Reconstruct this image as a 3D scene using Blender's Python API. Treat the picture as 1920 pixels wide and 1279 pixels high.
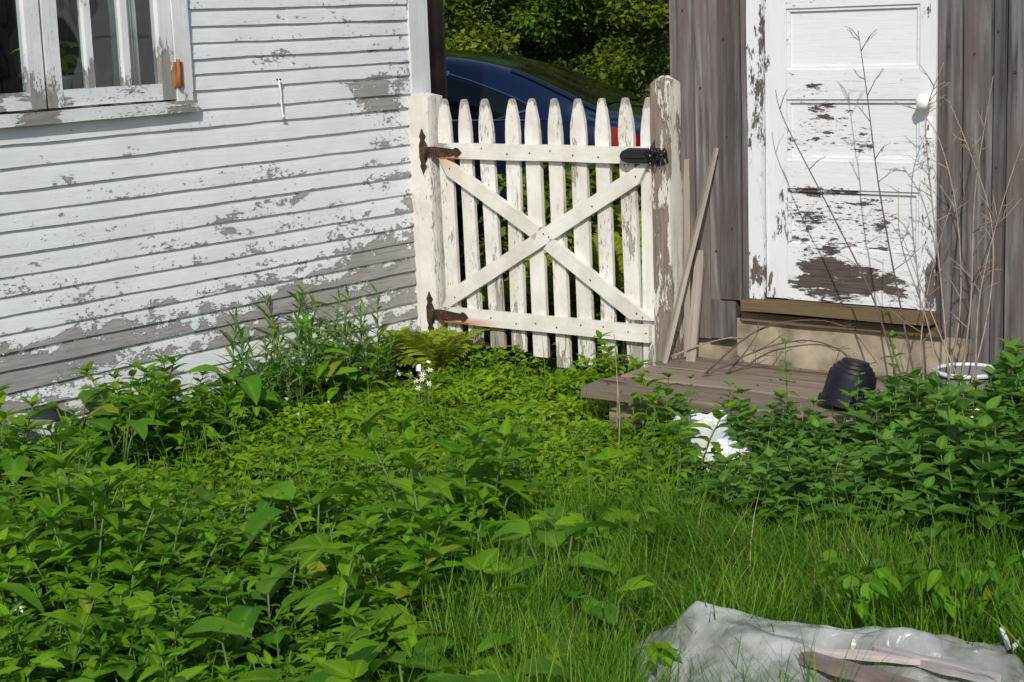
import bpy, math, random
import numpy as np
from mathutils import Vector, Matrix, Euler, noise
R = math.radians
random.seed(7); rng = np.random.default_rng(7)
for o in list(bpy.data.objects): bpy.data.objects.remove(o)
S = bpy.context.scene
COL = S.collection

# ------------------------------------------------------------------ camera
cam = bpy.data.cameras.new('camera'); camo = bpy.data.objects.new('camera', cam); COL.objects.link(camo)
cam.sensor_width = 36.0; cam.lens = 3230 / 1920 * 36.0
cam.clip_start = 0.05; cam.clip_end = 600
camo.matrix_world = Matrix.Translation((0, 0, 1.6)) @ Matrix.Rotation(R(90 - 10.5), 4, 'X') @ Matrix.Rotation(R(-2.1), 4, 'Z')
S.camera = camo

# ------------------------------------------------------------------ sky, sun, exposure
EL, AZ = 37.0, 5.0          # elevation, degrees to the left of straight behind the camera
SUN = Vector((-math.sin(R(AZ)) * math.cos(R(EL)), -math.cos(R(AZ)) * math.cos(R(EL)), math.sin(R(EL))))
W = bpy.data.worlds.new('World'); S.world = W; W.use_nodes = True
wn = W.node_tree.nodes; wl = W.node_tree.links
sky = wn.new('ShaderNodeTexSky'); sky.sky_type = 'NISHITA'; sky.sun_disc = False
sky.sun_elevation = R(EL); sky.sun_rotation = R(180 + AZ)
wn['Background'].inputs['Strength'].default_value = 0.12
wl.new(sky.outputs[0], wn['Background'].inputs[0])
sl = bpy.data.lights.new('sun', 'SUN'); sl.energy = 3.9; sl.angle = R(0.55); sl.color = (1.0, 0.94, 0.84)
so = bpy.data.objects.new('sun', sl); COL.objects.link(so); so.rotation_euler = SUN.to_track_quat('Z', 'Y').to_euler()
so.location = SUN * 30
S.view_settings.view_transform = 'Standard'; S.view_settings.look = 'None'
S.view_settings.exposure = 0.0; S.view_settings.gamma = 1.0; S.view_settings.use_curve_mapping = False
S.render.engine = 'CYCLES'

# ------------------------------------------------------------------ helpers
def tag(o, label, cat=None, group=None, kind=None):
    o['label'] = label
    if cat: o['category'] = cat
    if group: o['group'] = group
    if kind: o['kind'] = kind
    return o
def empty(name, mat=None, parent=None):
    o = bpy.data.objects.new(name, None); o.empty_display_size = 0.05; COL.objects.link(o)
    if parent: o.parent = parent
    if mat is not None: o.matrix_basis = mat
    return o
def obj(name, me, parent=None, mat=None):
    o = bpy.data.objects.new(name, me); COL.objects.link(o)
    if parent: o.parent = parent
    if mat is not None: o.matrix_basis = mat
    return o
def mesh(name, V, F, mat=None, smooth=False, attrs=None):
    me = bpy.data.meshes.new(name); me.from_pydata([tuple(v) for v in V], [], [tuple(f) for f in F]); me.update()
    if mat: me.materials.append(mat)
    if smooth: me.polygons.foreach_set('use_smooth', [True] * len(me.polygons))
    if attrs:
        for k, a in attrs.items():
            at = me.attributes.new(k, 'FLOAT', 'POINT'); at.data.foreach_set('value', np.asarray(a, dtype=np.float32))
    return me
def bigmesh(name, V, F, mat, smooth=True, attrs=None):
    """numpy arrays: V (n,3), F (m,4) or (m,3)"""
    me = bpy.data.meshes.new(name); k = F.shape[1]; m = len(F)
    me.vertices.add(len(V)); me.vertices.foreach_set('co', V.astype(np.float32).ravel())
    me.loops.add(m * k); me.loops.foreach_set('vertex_index', F.astype(np.int32).ravel())
    me.polygons.add(m); me.polygons.foreach_set('loop_start', np.arange(m, dtype=np.int32) * k)
    try: me.polygons.foreach_set('loop_total', np.full(m, k, dtype=np.int32))
    except Exception: pass
    me.polygons.foreach_set('use_smooth', np.full(m, smooth))
    me.materials.append(mat); me.update(calc_edges=True)
    if attrs:
        for kk, a in attrs.items():
            at = me.attributes.new(kk, 'FLOAT', 'POINT'); at.data.foreach_set('value', np.asarray(a, dtype=np.float32))
    return me
def scatter(name, T, TF, mats, mat, rnd=None, rib=None, smooth=True):
    """tile a template (T verts, TF faces) over 4x4 matrices into one mesh"""
    M4 = np.asarray(mats, dtype=np.float64); n = len(M4); t = len(T)
    V = np.einsum('nij,tj->nti', M4[:, :3, :3], T) + M4[:, None, :3, 3]
    F = (TF[None] + (np.arange(n) * t)[:, None, None]).reshape(-1, TF.shape[1])
    at = {'rnd': np.repeat(rnd if rnd is not None else rng.random(n), t)}
    if rib is not None: at['rib'] = np.tile(rib, n)
    return bigmesh(name, V.reshape(-1, 3), F, mat, smooth, at)
def rotm(ax, ay, az, s=1.0, t=(0, 0, 0)):
    """batch of matrices Rz*Ry*Rx scaled: arrays"""
    ax, ay, az = [np.asarray(a, float) for a in (ax, ay, az)]
    n = len(az); cx, sx, cy, sy, cz, sz = np.cos(ax), np.sin(ax), np.cos(ay), np.sin(ay), np.cos(az), np.sin(az)
    M4 = np.zeros((n, 4, 4)); s = np.broadcast_to(s, (n,))
    M4[:, 0, 0] = cz * cy; M4[:, 0, 1] = cz * sy * sx - sz * cx; M4[:, 0, 2] = cz * sy * cx + sz * sx
    M4[:, 1, 0] = sz * cy; M4[:, 1, 1] = sz * sy * sx + cz * cx; M4[:, 1, 2] = sz * sy * cx - cz * sx
    M4[:, 2, 0] = -sy; M4[:, 2, 1] = cy * sx; M4[:, 2, 2] = cy * cx
    M4[:, :3, :3] *= s[:, None, None]; M4[:, :3, 3] = t; M4[:, 3, 3] = 1
    return M4
def box_vf(x0, x1, y0, y1, z0, z1):
    V = [(x0, y0, z0), (x1, y0, z0), (x1, y1, z0), (x0, y1, z0), (x0, y0, z1), (x1, y0, z1), (x1, y1, z1), (x0, y1, z1)]
    F = [(0, 3, 2, 1), (4, 5, 6, 7), (0, 1, 5, 4), (1, 2, 6, 5), (2, 3, 7, 6), (3, 0, 4, 7)]
    return V, F
def box(name, x0, x1, y0, y1, z0, z1, mat, parent=None, bev=0.0, m=None):
    V, F = box_vf(x0, x1, y0, y1, z0, z1)
    o = obj(name, mesh(name, V, F, mat), parent, m)
    if bev:
        b = o.modifiers.new('bevel', 'BEVEL'); b.width = bev; b.segments = 2; b.limit_method = 'ANGLE'
    return o
def join_vf(parts):
    V, F = [], []
    for v, f in parts:
        k = len(V); V += list(v); F += [tuple(i + k for i in q) for q in f]
    return V, F
def gridbox(name, x0, x1, y0, y1, z0, z1, nx, nz, mat, parent, wear, jit=0.0, seed=0, rust=None):
    """a board whose front face (y0) is a grid that carries the 'wear' attribute; edges uneven by jit"""
    V, F, A, RU = [], [], [], []
    for yi, y in enumerate((y0, y1)):
        for j in range(nz + 1):
            for i in range(nx + 1):
                x = x0 + (x1 - x0) * i / nx; z = z0 + (z1 - z0) * j / nz
                a = wear(x, z); RU.append(rust(x, z) if rust else 0.0)
                yy = y
                if jit:
                    ex = jit * noise.noise((x * 3 + seed * 7.1, z * 3, seed)); ez = jit * noise.noise((x * 3, z * 3 + 31, seed * 3.3))
                    if i in (0, nx): x += ex
                    if j in (0, nz): z += ez
                    if yi == 0: yy += jit * .6 * noise.noise((x * 5, z * 2, seed + 9.7))
                V.append((x, yy, z)); A.append(a)
    n = (nx + 1) * (nz + 1); idx = lambda i, j, b: b * n + j * (nx + 1) + i
    for j in range(nz):
        for i in range(nx):
            F.append((idx(i, j, 0), idx(i + 1, j, 0), idx(i + 1, j + 1, 0), idx(i, j + 1, 0)))
            F.append((idx(i, j, 1), idx(i, j + 1, 1), idx(i + 1, j + 1, 1), idx(i + 1, j, 1)))
    for i in range(nx):
        F.append((idx(i, 0, 0), idx(i, 0, 1), idx(i + 1, 0, 1), idx(i + 1, 0, 0)))
        F.append((idx(i, nz, 0), idx(i + 1, nz, 0), idx(i + 1, nz, 1), idx(i, nz, 1)))
    for j in range(nz):
        F.append((idx(0, j, 0), idx(0, j + 1, 0), idx(0, j + 1, 1), idx(0, j, 1)))
        F.append((idx(nx, j, 0), idx(nx, j, 1), idx(nx, j + 1, 1), idx(nx, j + 1, 0)))
    return obj(name, mesh(name, V, F, mat, attrs={'wear': A, 'rust': RU} if rust else {'wear': A}), parent)
def tube_vf(pts, radii, sides=6, cap=True):
    V, F = [], []; pts = [Vector(p) for p in pts]; n = len(pts)
    prev = None
    for i, p in enumerate(pts):
        d = (pts[min(i + 1, n - 1)] - pts[max(i - 1, 0)]).normalized()
        a = Vector((1, 0, 0)) if abs(d.x) < .8 else Vector((0, 1, 0))
        if prev is not None: a = prev
        u = (a - d * a.dot(d)).normalized(); prev = u; w = d.cross(u)
        for k in range(sides):
            t = 2 * math.pi * k / sides; V.append(p + (u * math.cos(t) + w * math.sin(t)) * radii[i])
    for i in range(n - 1):
        for k in range(sides):
            k2 = (k + 1) % sides
            F.append((i * sides + k, i * sides + k2, (i + 1) * sides + k2, (i + 1) * sides + k))
    if cap:
        F.append(tuple(range(sides - 1, -1, -1))); F.append(tuple((n - 1) * sides + k for k in range(sides)))
    return V, F
def lathe_vf(prof, sides=24):
    V, F = [], []
    for r, z in prof:
        for k in range(sides):
            t = 2 * math.pi * k / sides; V.append((r * math.cos(t), r * math.sin(t), z))
    for i in range(len(prof) - 1):
        for k in range(sides):
            k2 = (k + 1) % sides; F.append((i * sides + k, i * sides + k2, (i + 1) * sides + k2, (i + 1) * sides + k))
    return V, F

# ------------------------------------------------------------------ materials
class NT:
    def __init__(s, name):
        s.m = bpy.data.materials.new(name); s.m.use_nodes = True; s.t = s.m.node_tree; s.n = s.t.nodes; s.l = s.t.links
        s.p = s.n['Principled BSDF']; s.out = s.n['Material Output']
    def new(s, k, **kw):
        nd = s.n.new('ShaderNode' + k)
        for a, b in kw.items(): setattr(nd, a, b)
        return nd
    def put(s, sock, v):
        if isinstance(v, bpy.types.NodeSocket): s.l.new(v, sock)
        elif v is not None: sock.default_value = v
    def math(s, op, a, b=None, c=None, clamp=False):
        nd = s.new('Math', operation=op, use_clamp=clamp)
        for i, v in enumerate((a, b, c)):
            if v is not None: s.put(nd.inputs[i], v)
        return nd.outputs[0]
    def coord(s, kind='Object', scale=(1, 1, 1), loc=(0, 0, 0)):
        c = s.new('TexCoord'); mp = s.new('Mapping'); s.l.new(c.outputs[kind], mp.inputs[0])
        mp.inputs['Scale'].default_value = scale; s.put(mp.inputs['Location'], loc)
        return mp.outputs[0]
    def shift(s, vec, amt):
        """offset by the object's random number so pieces differ"""
        oi = s.new('ObjectInfo'); v = s.new('VectorMath', operation='ADD'); s.l.new(vec, v.inputs[0])
        s.l.new(s.math('MULTIPLY', oi.outputs['Random'], amt), v.inputs[1]); return v.outputs[0]
    def noise(s, vec, scale=5, detail=4, rough=.55, dist=0.0):
        nd = s.new('TexNoise'); s.put(nd.inputs['Vector'], vec); nd.inputs['Scale'].default_value = scale
        nd.inputs['Detail'].default_value = detail; nd.inputs['Roughness'].default_value = rough; nd.inputs['Distortion'].default_value = dist
        return nd.outputs[0]
    def ramp(s, fac, stops, interp='LINEAR'):
        nd = s.new('ValToRGB'); s.put(nd.inputs[0], fac); cr = nd.color_ramp; cr.interpolation = interp
        while len(cr.elements) < len(stops): cr.elements.new(.5)
        for e, (p, c) in zip(cr.elements, stops):
            e.position = p; e.color = (c, c, c, 1) if isinstance(c, (int, float)) else (*c, 1)
        return nd.outputs[0]
    def mix(s, f, a, b, mode='MIX'):
        nd = s.new('Mix', data_type='RGBA', blend_type=mode); s.put(nd.inputs[0], f)
        for i, v in ((6, a), (7, b)):
            s.put(nd.inputs[i], (*v, 1) if isinstance(v, tuple) and len(v) == 3 else v)
        return nd.outputs[2]
    def attr(s, name):
        return s.new('Attribute', attribute_name=name).outputs['Fac']
    def bump(s, h, strength=.4, dist=.01, normal=None):
        nd = s.new('Bump'); s.put(nd.inputs['Height'], h); nd.inputs['Strength'].default_value = strength; nd.inputs['Distance'].default_value = dist
        if normal: s.l.new(normal, nd.inputs['Normal'])
        s.l.new(nd.outputs[0], s.p.inputs['Normal']); return nd.outputs[0]
    def base(s, c, rough=.6, metal=0.0, spec=None):
        s.put(s.p.inputs['Base Color'], (*c, 1) if isinstance(c, tuple) else c); s.put(s.p.inputs['Roughness'], rough); s.put(s.p.inputs['Metallic'], metal)
        if spec is not None: s.p.inputs['Specular IOR Level'].default_value = spec
        return s.m

def mat_plain(name, c, rough=.6, metal=0.0, var=.25, scale=14, spec=.4):
    t = NT(name); n = t.noise(t.coord(), scale, 5)
    col = t.mix(t.ramp(n, [(.3, 0.0), (.7, 1.0)]), tuple(x * (1 - var) for x in c), tuple(min(1, x * (1 + var)) for x in c))
    t.bump(n, .15, .004); return t.base(col, rough, metal, spec)

def mat_peel(name, paint, wood1, wood2, along='X', dirt=(.36, .37, .30), dirt_amt=.35, stretch=3.0, fine=26, crack=0.0, shiftobj=True, thick=.003, w1=.62, w2=.30, chips=.745):
    """old oil paint over bare grey wood; the 'wear' attribute says how much has come off"""
    t = NT(name)
    sc = {'X': (1 / stretch, 1, 1), 'Z': (1, 1, 1 / stretch)}[along]
    gsc = {'X': (.06, 1, 1), 'Z': (1, 1, .06)}[along]
    v = t.coord('Object', sc); g = t.coord('Object', gsc)
    if shiftobj: v = t.shift(v, 37.0); g = t.shift(g, 19.0)
    n1 = t.noise(v, 6.5, 9, .72, .4); n2 = t.noise(v, fine, 7, .72, .2)
    gr = t.noise(g, 120, 4, .6)
    f = t.math('ADD', t.math('MULTIPLY', n1, w1), t.math('MULTIPLY', n2, w2))
    f = t.math('ADD', f, t.math('MULTIPLY', gr, .08 + crack))
    thr = t.math('MULTIPLY_ADD', t.attr('wear'), -.42, .72 + crack * .5)
    d = t.math('SUBTRACT', f, thr)
    n3 = t.noise(v, fine * 4.2, 6, .7); n4 = t.noise(v, 3.4, 3)          # small chips, in loose groups
    chip = t.math('ADD', t.math('MULTIPLY', n3, .6), t.math('ADD', t.math('MULTIPLY', n4, .30), t.math('MULTIPLY', n2, .18)))
    d = t.math('MAXIMUM', d, t.math('MULTIPLY', t.math('SUBTRACT', chip, t.math('MULTIPLY_ADD', t.attr('wear'), -.28, chips)), .6))
    mask = t.math('MULTIPLY_ADD', d, 90.0, .5, clamp=True)          # 1 = bare wood
    near = t.math('MULTIPLY_ADD', d, 9.0, .75, clamp=True)          # grimy rim round each bare patch
    wood = t.mix(t.ramp(gr, [(.3, 0.0), (.7, 1.0)]), wood1, wood2)
    wood = t.mix(t.math('MULTIPLY', t.noise(v, 9, 3), .55), wood, tuple(x * .55 for x in wood1))
    dn = t.noise(t.coord('Object', (1, 1, 1)), 3.1, 6, .65)
    pc = t.mix(t.ramp(dn, [(.42, 0.0), (.75, dirt_amt)]), paint, dirt)
    pc = t.mix(t.ramp(t.noise(g, 45, 3), [(.55, 0.0), (.8, .22)]), pc, dirt)
    pc = t.mix(t.math('MULTIPLY', near, .22), pc, dirt)
    ck = t.math('ABSOLUTE', t.math('SUBTRACT', t.noise(g, 38, 3, .5, .6), .5)); ck = t.math('MULTIPLY', t.math('LESS_THAN', ck, .010), t.math('MULTIPLY', t.attr('wear'), 1.5), clamp=True)
    ck = t.math('MULTIPLY', ck, t.ramp(t.noise(v, 5, 3), [(.42, 0.0), (.60, 1.0)]))
    pc = t.mix(t.math('MULTIPLY', ck, .6), pc, wood2)
    col = t.mix(mask, pc, wood)
    rs = t.math('MULTIPLY', t.attr('rust'), t.math('MULTIPLY_ADD', t.noise(v, 16, 5), 2.2, -.35), clamp=True)
    col = t.mix(rs, col, (.44, .185, .065))
    h = t.math('ADD', t.math('MULTIPLY', t.math('SUBTRACT', 1.0, mask), 1.0), t.math('MULTIPLY', gr, .25))
    t.bump(h, 1.0, thick * 1.7)
    t.base(col, t.math('MULTIPLY_ADD', mask, .28, .55)); t.p.inputs['Specular IOR Level'].default_value = .3
    return t.m

def mat_wood(name, c1, c2, c3, along='Z', rough=.85, knots=True):
    t = NT(name)
    sc = {'Z': (1, 1, .045), 'X': (.045, 1, 1)}[along]; sk = {'Z': (1, 1, .28), 'X': (.28, 1, 1)}[along]
    v = t.shift(t.coord('Object', sc), 23.0); k = t.shift(t.coord('Object', sk), 11.0)
    g = t.noise(v, 52, 7, .68, .5); g2 = t.noise(v, 11, 5, .65)
    wv = t.new('TexWave', wave_type='BANDS', bands_direction='X' if along == 'Z' else 'Y'); t.put(wv.inputs['Vector'], t.shift(t.coord('Object', {'Z': (1, 1, .10), 'X': (.10, 1, 1)}[along]), 17.0))
    gb_ = g; wv.inputs['Scale'].default_value = 6; wv.inputs['Distortion'].default_value = 16.0; wv.inputs['Detail'].default_value = 3; wv.inputs['Detail Scale'].default_value = 1.2
    g = t.math('ADD', t.math('MULTIPLY', g, .86), t.math('MULTIPLY', wv.outputs[0], .13))
    col = t.mix(t.ramp(g, [(.34, 0.0), (.64, 1.0)]), c1, c2)
    col = t.mix(t.ramp(t.noise(k, 5.5, 7, .68), [(.38, 0.0), (.62, .95)]), col, c3)
    col = t.mix(t.ramp(g2, [(.52, 0.0), (.70, .7)]), col, tuple(x * .35 for x in c1))
    oi = t.new('ObjectInfo'); hv = t.new('HueSaturation'); t.l.new(col, hv.inputs['Color'])
    t.put(hv.inputs['Value'], t.math('MULTIPLY_ADD', oi.outputs['Random'], .55, .72)); hv.inputs['Saturation'].default_value = 1.0
    col = hv.outputs[0]
    if knots:
        vo = t.new('TexVoronoi'); t.put(vo.inputs['Vector'], k); vo.inputs['Scale'].default_value = 3.2
        kn = t.ramp(vo.outputs['Distance'], [(.03, .85), (.10, 0.0)]); col = t.mix(kn, col, tuple(x * .28 for x in c1))
    t.bump(t.math('ADD', gb_, t.math('MULTIPLY', g2, .6)), .55, .006); return t.base(col, rough, 0, .25)

def mat_leaf(name, lo, mid, hi, trans=.32, rough=.5, attr=False, ribc=.35):
    t = NT(name)
    if attr: fac = t.attr('rnd')
    else: fac = t.new('ObjectInfo').outputs['Random']
    fac = t.math('ADD', fac, t.math('MULTIPLY_ADD', t.noise(t.coord('Object'), 30 if not attr else 9, 3), .7, -.35), clamp=True)
    gp = t.new('NewGeometry').outputs['Position']
    fac = t.math('ADD', fac, t.math('MULTIPLY_ADD', t.noise(gp, 2.6, 3), 1.3, -.65), clamp=True)
    col = t.ramp(fac, [(.05, lo), (.5, mid), (.97, hi)])
    if not attr: col = t.mix(t.math('MULTIPLY', t.math('GREATER_THAN', t.new('ObjectInfo').outputs['Random'], .984), .7), col, (.27, .25, .035))
    hs = t.new('HueSaturation'); t.l.new(col, hs.inputs['Color']); t.put(hs.inputs['Hue'], t.math('MULTIPLY_ADD', t.noise(gp, 5.0, 2), .05, .475)); col = hs.outputs[0]
    rb = t.math('POWER', t.attr('rib'), 5.0)
    col = t.mix(t.math('MULTIPLY', rb, ribc), col, tuple(min(1, x * 1.8 + .02) for x in hi))
    t.base(col, rough, 0, .14)
    tr = t.new('BsdfTranslucent'); t.put(tr.inputs['Color'], t.mix(.5, col, tuple(min(1, x * 1.5) for x in hi)))
    mx = t.new('MixShader'); mx.inputs[0].default_value = trans
    t.l.new(t.p.outputs[0], mx.inputs[1]); t.l.new(tr.outputs[0], mx.inputs[2]); t.l.new(mx.outputs[0], t.out.inputs[0])
    return t.m

def mat_glass(name, tint=(.9, .95, .95), refl=.06):
    t = NT(name); tr = t.new('BsdfTransparent'); tr.inputs[0].default_value = (*tint, 1)
    gl = t.new('BsdfGlossy'); gl.inputs['Roughness'].default_value = .03; gl.inputs[0].default_value = (1, 1, 1, 1)
    fr = t.new('LayerWeight'); fr.inputs[0].default_value = .5; fr = t.math('MULTIPLY', t.math('POWER', fr.outputs['Facing'], 5.0), .9)
    b = t.new('Bump'); t.put(b.inputs['Height'], t.noise(t.coord(), 3, 2)); b.inputs['Strength'].default_value = .25; b.inputs['Distance'].default_value = .02
    t.l.new(b.outputs[0], gl.inputs['Normal'])
    mx = t.new('MixShader'); t.put(mx.inputs[0], t.math('ADD', fr, refl - .015, clamp=True))
    t.l.new(tr.outputs[0], mx.inputs[1]); t.l.new(gl.outputs[0], mx.inputs[2]); t.l.new(mx.outputs[0], t.out.inputs[0]); return t.m

def mat_rust(name, c1=(.028, .022, .022), c2=(.17, .05, .02), amt=.5):
    t = NT(name); n = t.noise(t.coord(), 28, 6, .65)
    col = t.mix(t.ramp(n, [(.62 - amt * .3, 0.0), (.72 - amt * .1, 1.0)]), c1, c2); t.bump(n, .5, .003); return t.base(col, .75, .25, .4)

HOUSEP = mat_peel('house_paint', (.68, .705, .745), (.25, .24, .235), (.40, .385, .38), 'X', dirt=(.50, .52, .50), dirt_amt=.5, stretch=1.9, w1=.50, w2=.42, fine=17, chips=.735)
TRIMP = mat_peel('trim_paint', (.69, .71, .74), (.22, .21, .20), (.36, .35, .33), 'Z', dirt=(.42, .44, .40), dirt_amt=.5, stretch=3.5, fine=40)
SILLP = mat_peel('sill_paint', (.65, .68, .72), (.22, .21, .20), (.36, .35, .33), 'X', dirt=(.40, .43, .34), dirt_amt=.6, stretch=3.5, fine=40)
GATEP = mat_peel('gate_paint', (.72, .712, .69), (.30, .27, .24), (.46, .42, .38), 'Z', dirt=(.43, .385, .33), dirt_amt=.8, stretch=5, fine=34)
GATERP = mat_peel('gate_rail_paint', (.72, .712, .69), (.30, .27, .24), (.46, .42, .38), 'X', dirt=(.43, .385, .33), dirt_amt=.8, stretch=5, fine=34)
DOORP = mat_peel('door_paint', (.66, .68, .71), (.045, .035, .032), (.13, .105, .095), 'X', dirt=(.57, .55, .55), dirt_amt=.3, stretch=3.2, fine=30, crack=.06, shiftobj=False, w1=.38, w2=.54, chips=.735)
DOORV = mat_peel('door_stile_paint', (.66, .68, .71), (.075, .06, .052), (.18, .145, .13), 'Z', dirt=(.55, .53, .53), dirt_amt=.3, stretch=2.6, fine=26, crack=.04, w1=.42, w2=.50)
POSTP = mat_peel('post_paint', (.64, .62, .58), (.15, .115, .10), (.33, .265, .23), 'Z', dirt=(.44, .39, .34), dirt_amt=.6, stretch=5.5, fine=30, w1=.5, w2=.42)
BARN = mat_wood('barn_board', (.050, .046, .047), (.225, .216, .217), (.118, .096, .093), 'Z')
BARNX = mat_wood('step_board', (.130, .095, .070), (.31, .245, .19), (.21, .175, .14), 'X')
MOSSY = mat_wood('threshold_wood', (.070, .047, .027), (.165, .112, .064), (.105, .078, .042), 'X', knots=False)
STICK = mat_wood('stick_wood', (.21, .175, .145), (.37, .32, .27), (.29, .25, .21), 'Z', knots=False)
REDPL = mat_wood('broken_plank_wood', (.070, .043, .036), (.155, .10, .085), (.22, .19, .18), 'X', knots=False)
GREYW = mat_wood('splinter_wood', (.26, .25, .25), (.50, .48, .48), (.40, .34, .32), 'X', knots=False)
CONC = mat_plain('concrete', (.29, .245, .18), .9, 0, .55, 7)
DARKW = mat_plain('dark_wall', (.05, .048, .045), .9)
ROOFM = mat_plain('roof_shingle', (.10, .10, .10), .9)
RUST = mat_rust('rusty_iron'); ORUST = mat_rust('orange_rust', (.30, .12, .045), (.42, .20, .09), .6)
BLKI = mat_rust('black_iron', (.016, .016, .018), (.05, .03, .02), .2)
GLASS = mat_glass('window_glass')
CURT = mat_plain('curtain_cloth', (.62, .63, .64), .9, 0, .12)
POTW = mat_plain('white_pot', (.45, .47, .48), .5, 0, .08)
PORC = mat_plain('porcelain', (.82, .82, .82), .12, 0, .03, spec=.6)
BLKP = mat_plain('black_plastic', (.010, .010, .018), .5, 0, .3, 20, .28)
GREYP = mat_plain('grey_plastic', (.15, .16, .16), .5, 0, .2)
WHTP = mat_plain('white_plastic', (.62, .645, .67), .35, 0, .08, 30, .5)
CREAM = mat_plain('cream_plastic', (.70, .62, .44), .5, 0, .12)
BRNM = mat_plain('brown_metal', (.085, .048, .036), .55, 0, .35, 9)
BARK = mat_wood('bark', (.05, .04, .03), (.11, .09, .07), (.08, .07, .05), 'Z', knots=False)
DRY = mat_plain('dry_stalk', (.27, .21, .165), .85, 0, .35, 18)
DRYD = mat_plain('dark_stalk', (.10, .07, .06), .85, 0, .35, 18)
STEMG = mat_plain('green_stem', (.075, .13, .03), .6, 0, .3)
L_MINT = mat_leaf('mint_leaf', (.055, .142, .021), (.096, .215, .031), (.155, .300, .044), .42)
L_LANCE = mat_leaf('lance_leaf', (.052, .150, .006), (.102, .235, .009), (.180, .345, .014), .46)
L_OVATE = mat_leaf('ovate_leaf', (.075, .185, .008), (.125, .265, .011), (.205, .365, .018), .44)
L_BIG = mat_leaf('big_leaf', (.055, .160, .012), (.085, .215, .016), (.130, .285, .022), .42)
L_GOLD = mat_leaf('goldenrod_leaf', (.060, .150, .020), (.098, .210, .028), (.160, .280, .042), .38)
L_FERN = mat_leaf('fern_leaf', (.13, .20, .018), (.21, .29, .024), (.32, .38, .04), .40)
L_VINE = mat_leaf('vine_leaf', (.060, .170, .008), (.105, .240, .012), (.160, .315, .020), .46)
L_COVER = mat_leaf('cover_leaf', (.115, .230, .008), (.190, .335, .011), (.280, .430, .020), .46, attr=True)
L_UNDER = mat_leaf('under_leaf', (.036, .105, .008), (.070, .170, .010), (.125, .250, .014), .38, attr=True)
L_CREEP = mat_leaf('creeper_leaf', (.068, .165, .010), (.112, .235, .014), (.185, .325, .022), .40, attr=True)
L_GRASS = mat_leaf('grass_blade', (.052, .150, .008), (.092, .220, .012), (.195, .320, .034), .42, attr=True)
L_TREE = mat_leaf('tree_leaf', (.050, .105, .011), (.125, .192, .018), (.300, .345, .046), .42, attr=True)
L_TREE2 = mat_leaf('tree_leaf_dark', (.040, .100, .012), (.090, .172, .018), (.215, .295, .032), .42, attr=True)
L_LITTER = mat_leaf('dry_litter', (.10, .06, .035), (.24, .16, .10), (.42, .32, .22), .05, .8, attr=True)
PETAL = mat_plain('white_petal', (.62, .64, .61), .5, 0, .04)

def mat_ground():
    t = NT('soil'); c = t.coord(); n = t.noise(c, 3, 8, .65); n2 = t.noise(c, 40, 5)
    col = t.mix(t.ramp(n, [(.35, 0.0), (.65, 1.0)]), (.030, .034, .012), (.060, .060, .022)); col = t.mix(t.ramp(n2, [(.5, 0.0), (.7, .7)]), col, (.085, .065, .035))
    t.bump(n2, .8, .03); return t.base(col, .95, 0, .2)
SOIL = mat_ground()

# ------------------------------------------------------------------ ground
def gh(x, y):
    return 0.03 * noise.noise((x * .9, y * .9, 0)) + .012 * noise.noise((x * 4, y * 4, 3)) if -6 < x < 6 and 0 < y < 14 else 0.0
xs = sorted(set([-300, -120, -60, -30, -16, -10, -7] + [round(-6 + .2 * i, 2) for i in range(61)] + [7, 10, 16, 30, 60, 120, 300]))
ys = sorted(set([-300, -120, -60, -30, -14, -6, -2] + [round(.2 * i, 2) for i in range(71)] + [15, 17, 20, 30, 60, 120, 300]))
V = [(x, y, gh(x, y) - .02) for y in ys for x in xs]; nx = len(xs)
F = [(j * nx + i, j * nx + i + 1, (j + 1) * nx + i + 1, (j + 1) * nx + i) for j in range(len(ys) - 1) for i in range(nx - 1)]
g = obj('ground', mesh('ground', V, F, SOIL, True)); g['kind'] = 'structure'; g['label'] = 'overgrown dark soil of the yard'

# frames: the gate line / shed front, and the house wall at right angles to it
GM = Matrix.Translation((.211, 7.601, 0)) @ Matrix.Rotation(R(-38.4), 4, 'Z')
HM = GM @ Matrix.Translation((-.84, 0, 0)) @ Matrix.Rotation(R(90), 4, 'Z')
SM = GM @ Matrix.Translation((0, .1, 0))

def sstep(a, b, x):
    t = max(0, min(1, (x - a) / (b - a))); return t * t * (3 - 2 * t)
def blob(x, z, cx, cz, rx, rz):
    return max(0, 1 - ((x - cx) / rx) ** 2 - ((z - cz) / rz) ** 2) ** .5 if abs(x - cx) < rx and abs(z - cz) < rz else 0.0

# ------------------------------------------------------------------ house
house = tag(empty('house', HM), 'old white clapboard house with peeling paint, standing beside the picket gate', 'house')
def hwear(x, z):
    w = .235 + .10 * noise.noise((x * 1.3, z * 2, 5))
    ridge = .36 + .055 * (x + 2.3)
    w += .165 * math.exp(-((z - ridge) / .12) ** 2) * (.70 + .30 * sstep(-1.6, -.7, x)) * (1 + .5 * noise.noise((x * 2.3, z * 6, 4)))
    w += .17 * sstep(.62, .40, z) * (.7 + .7 * noise.noise((x * 1.7, z * 5, 1)))
    w += .09 * sstep(-.45, 0, x) + .06 * sstep(1.0, .7, z)
    w += .40 * blob(x, z, -.22, 1.325, .28, .05) + .34 * blob(x, z, -.24, 1.25, .27, .035) + .22 * blob(x, z, -.86, 1.475, .16, .04)
    w += .26 * blob(x, z, -.85, .87, .20, .03) + .28 * blob(x, z, -.14, 1.09, .22, .05) + .2 * blob(x, z, -.15, .9, .15, .03)
    w += .20 * blob(x, z, -2.1, .40, .5, .07)
    return min(w, .95)
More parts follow.
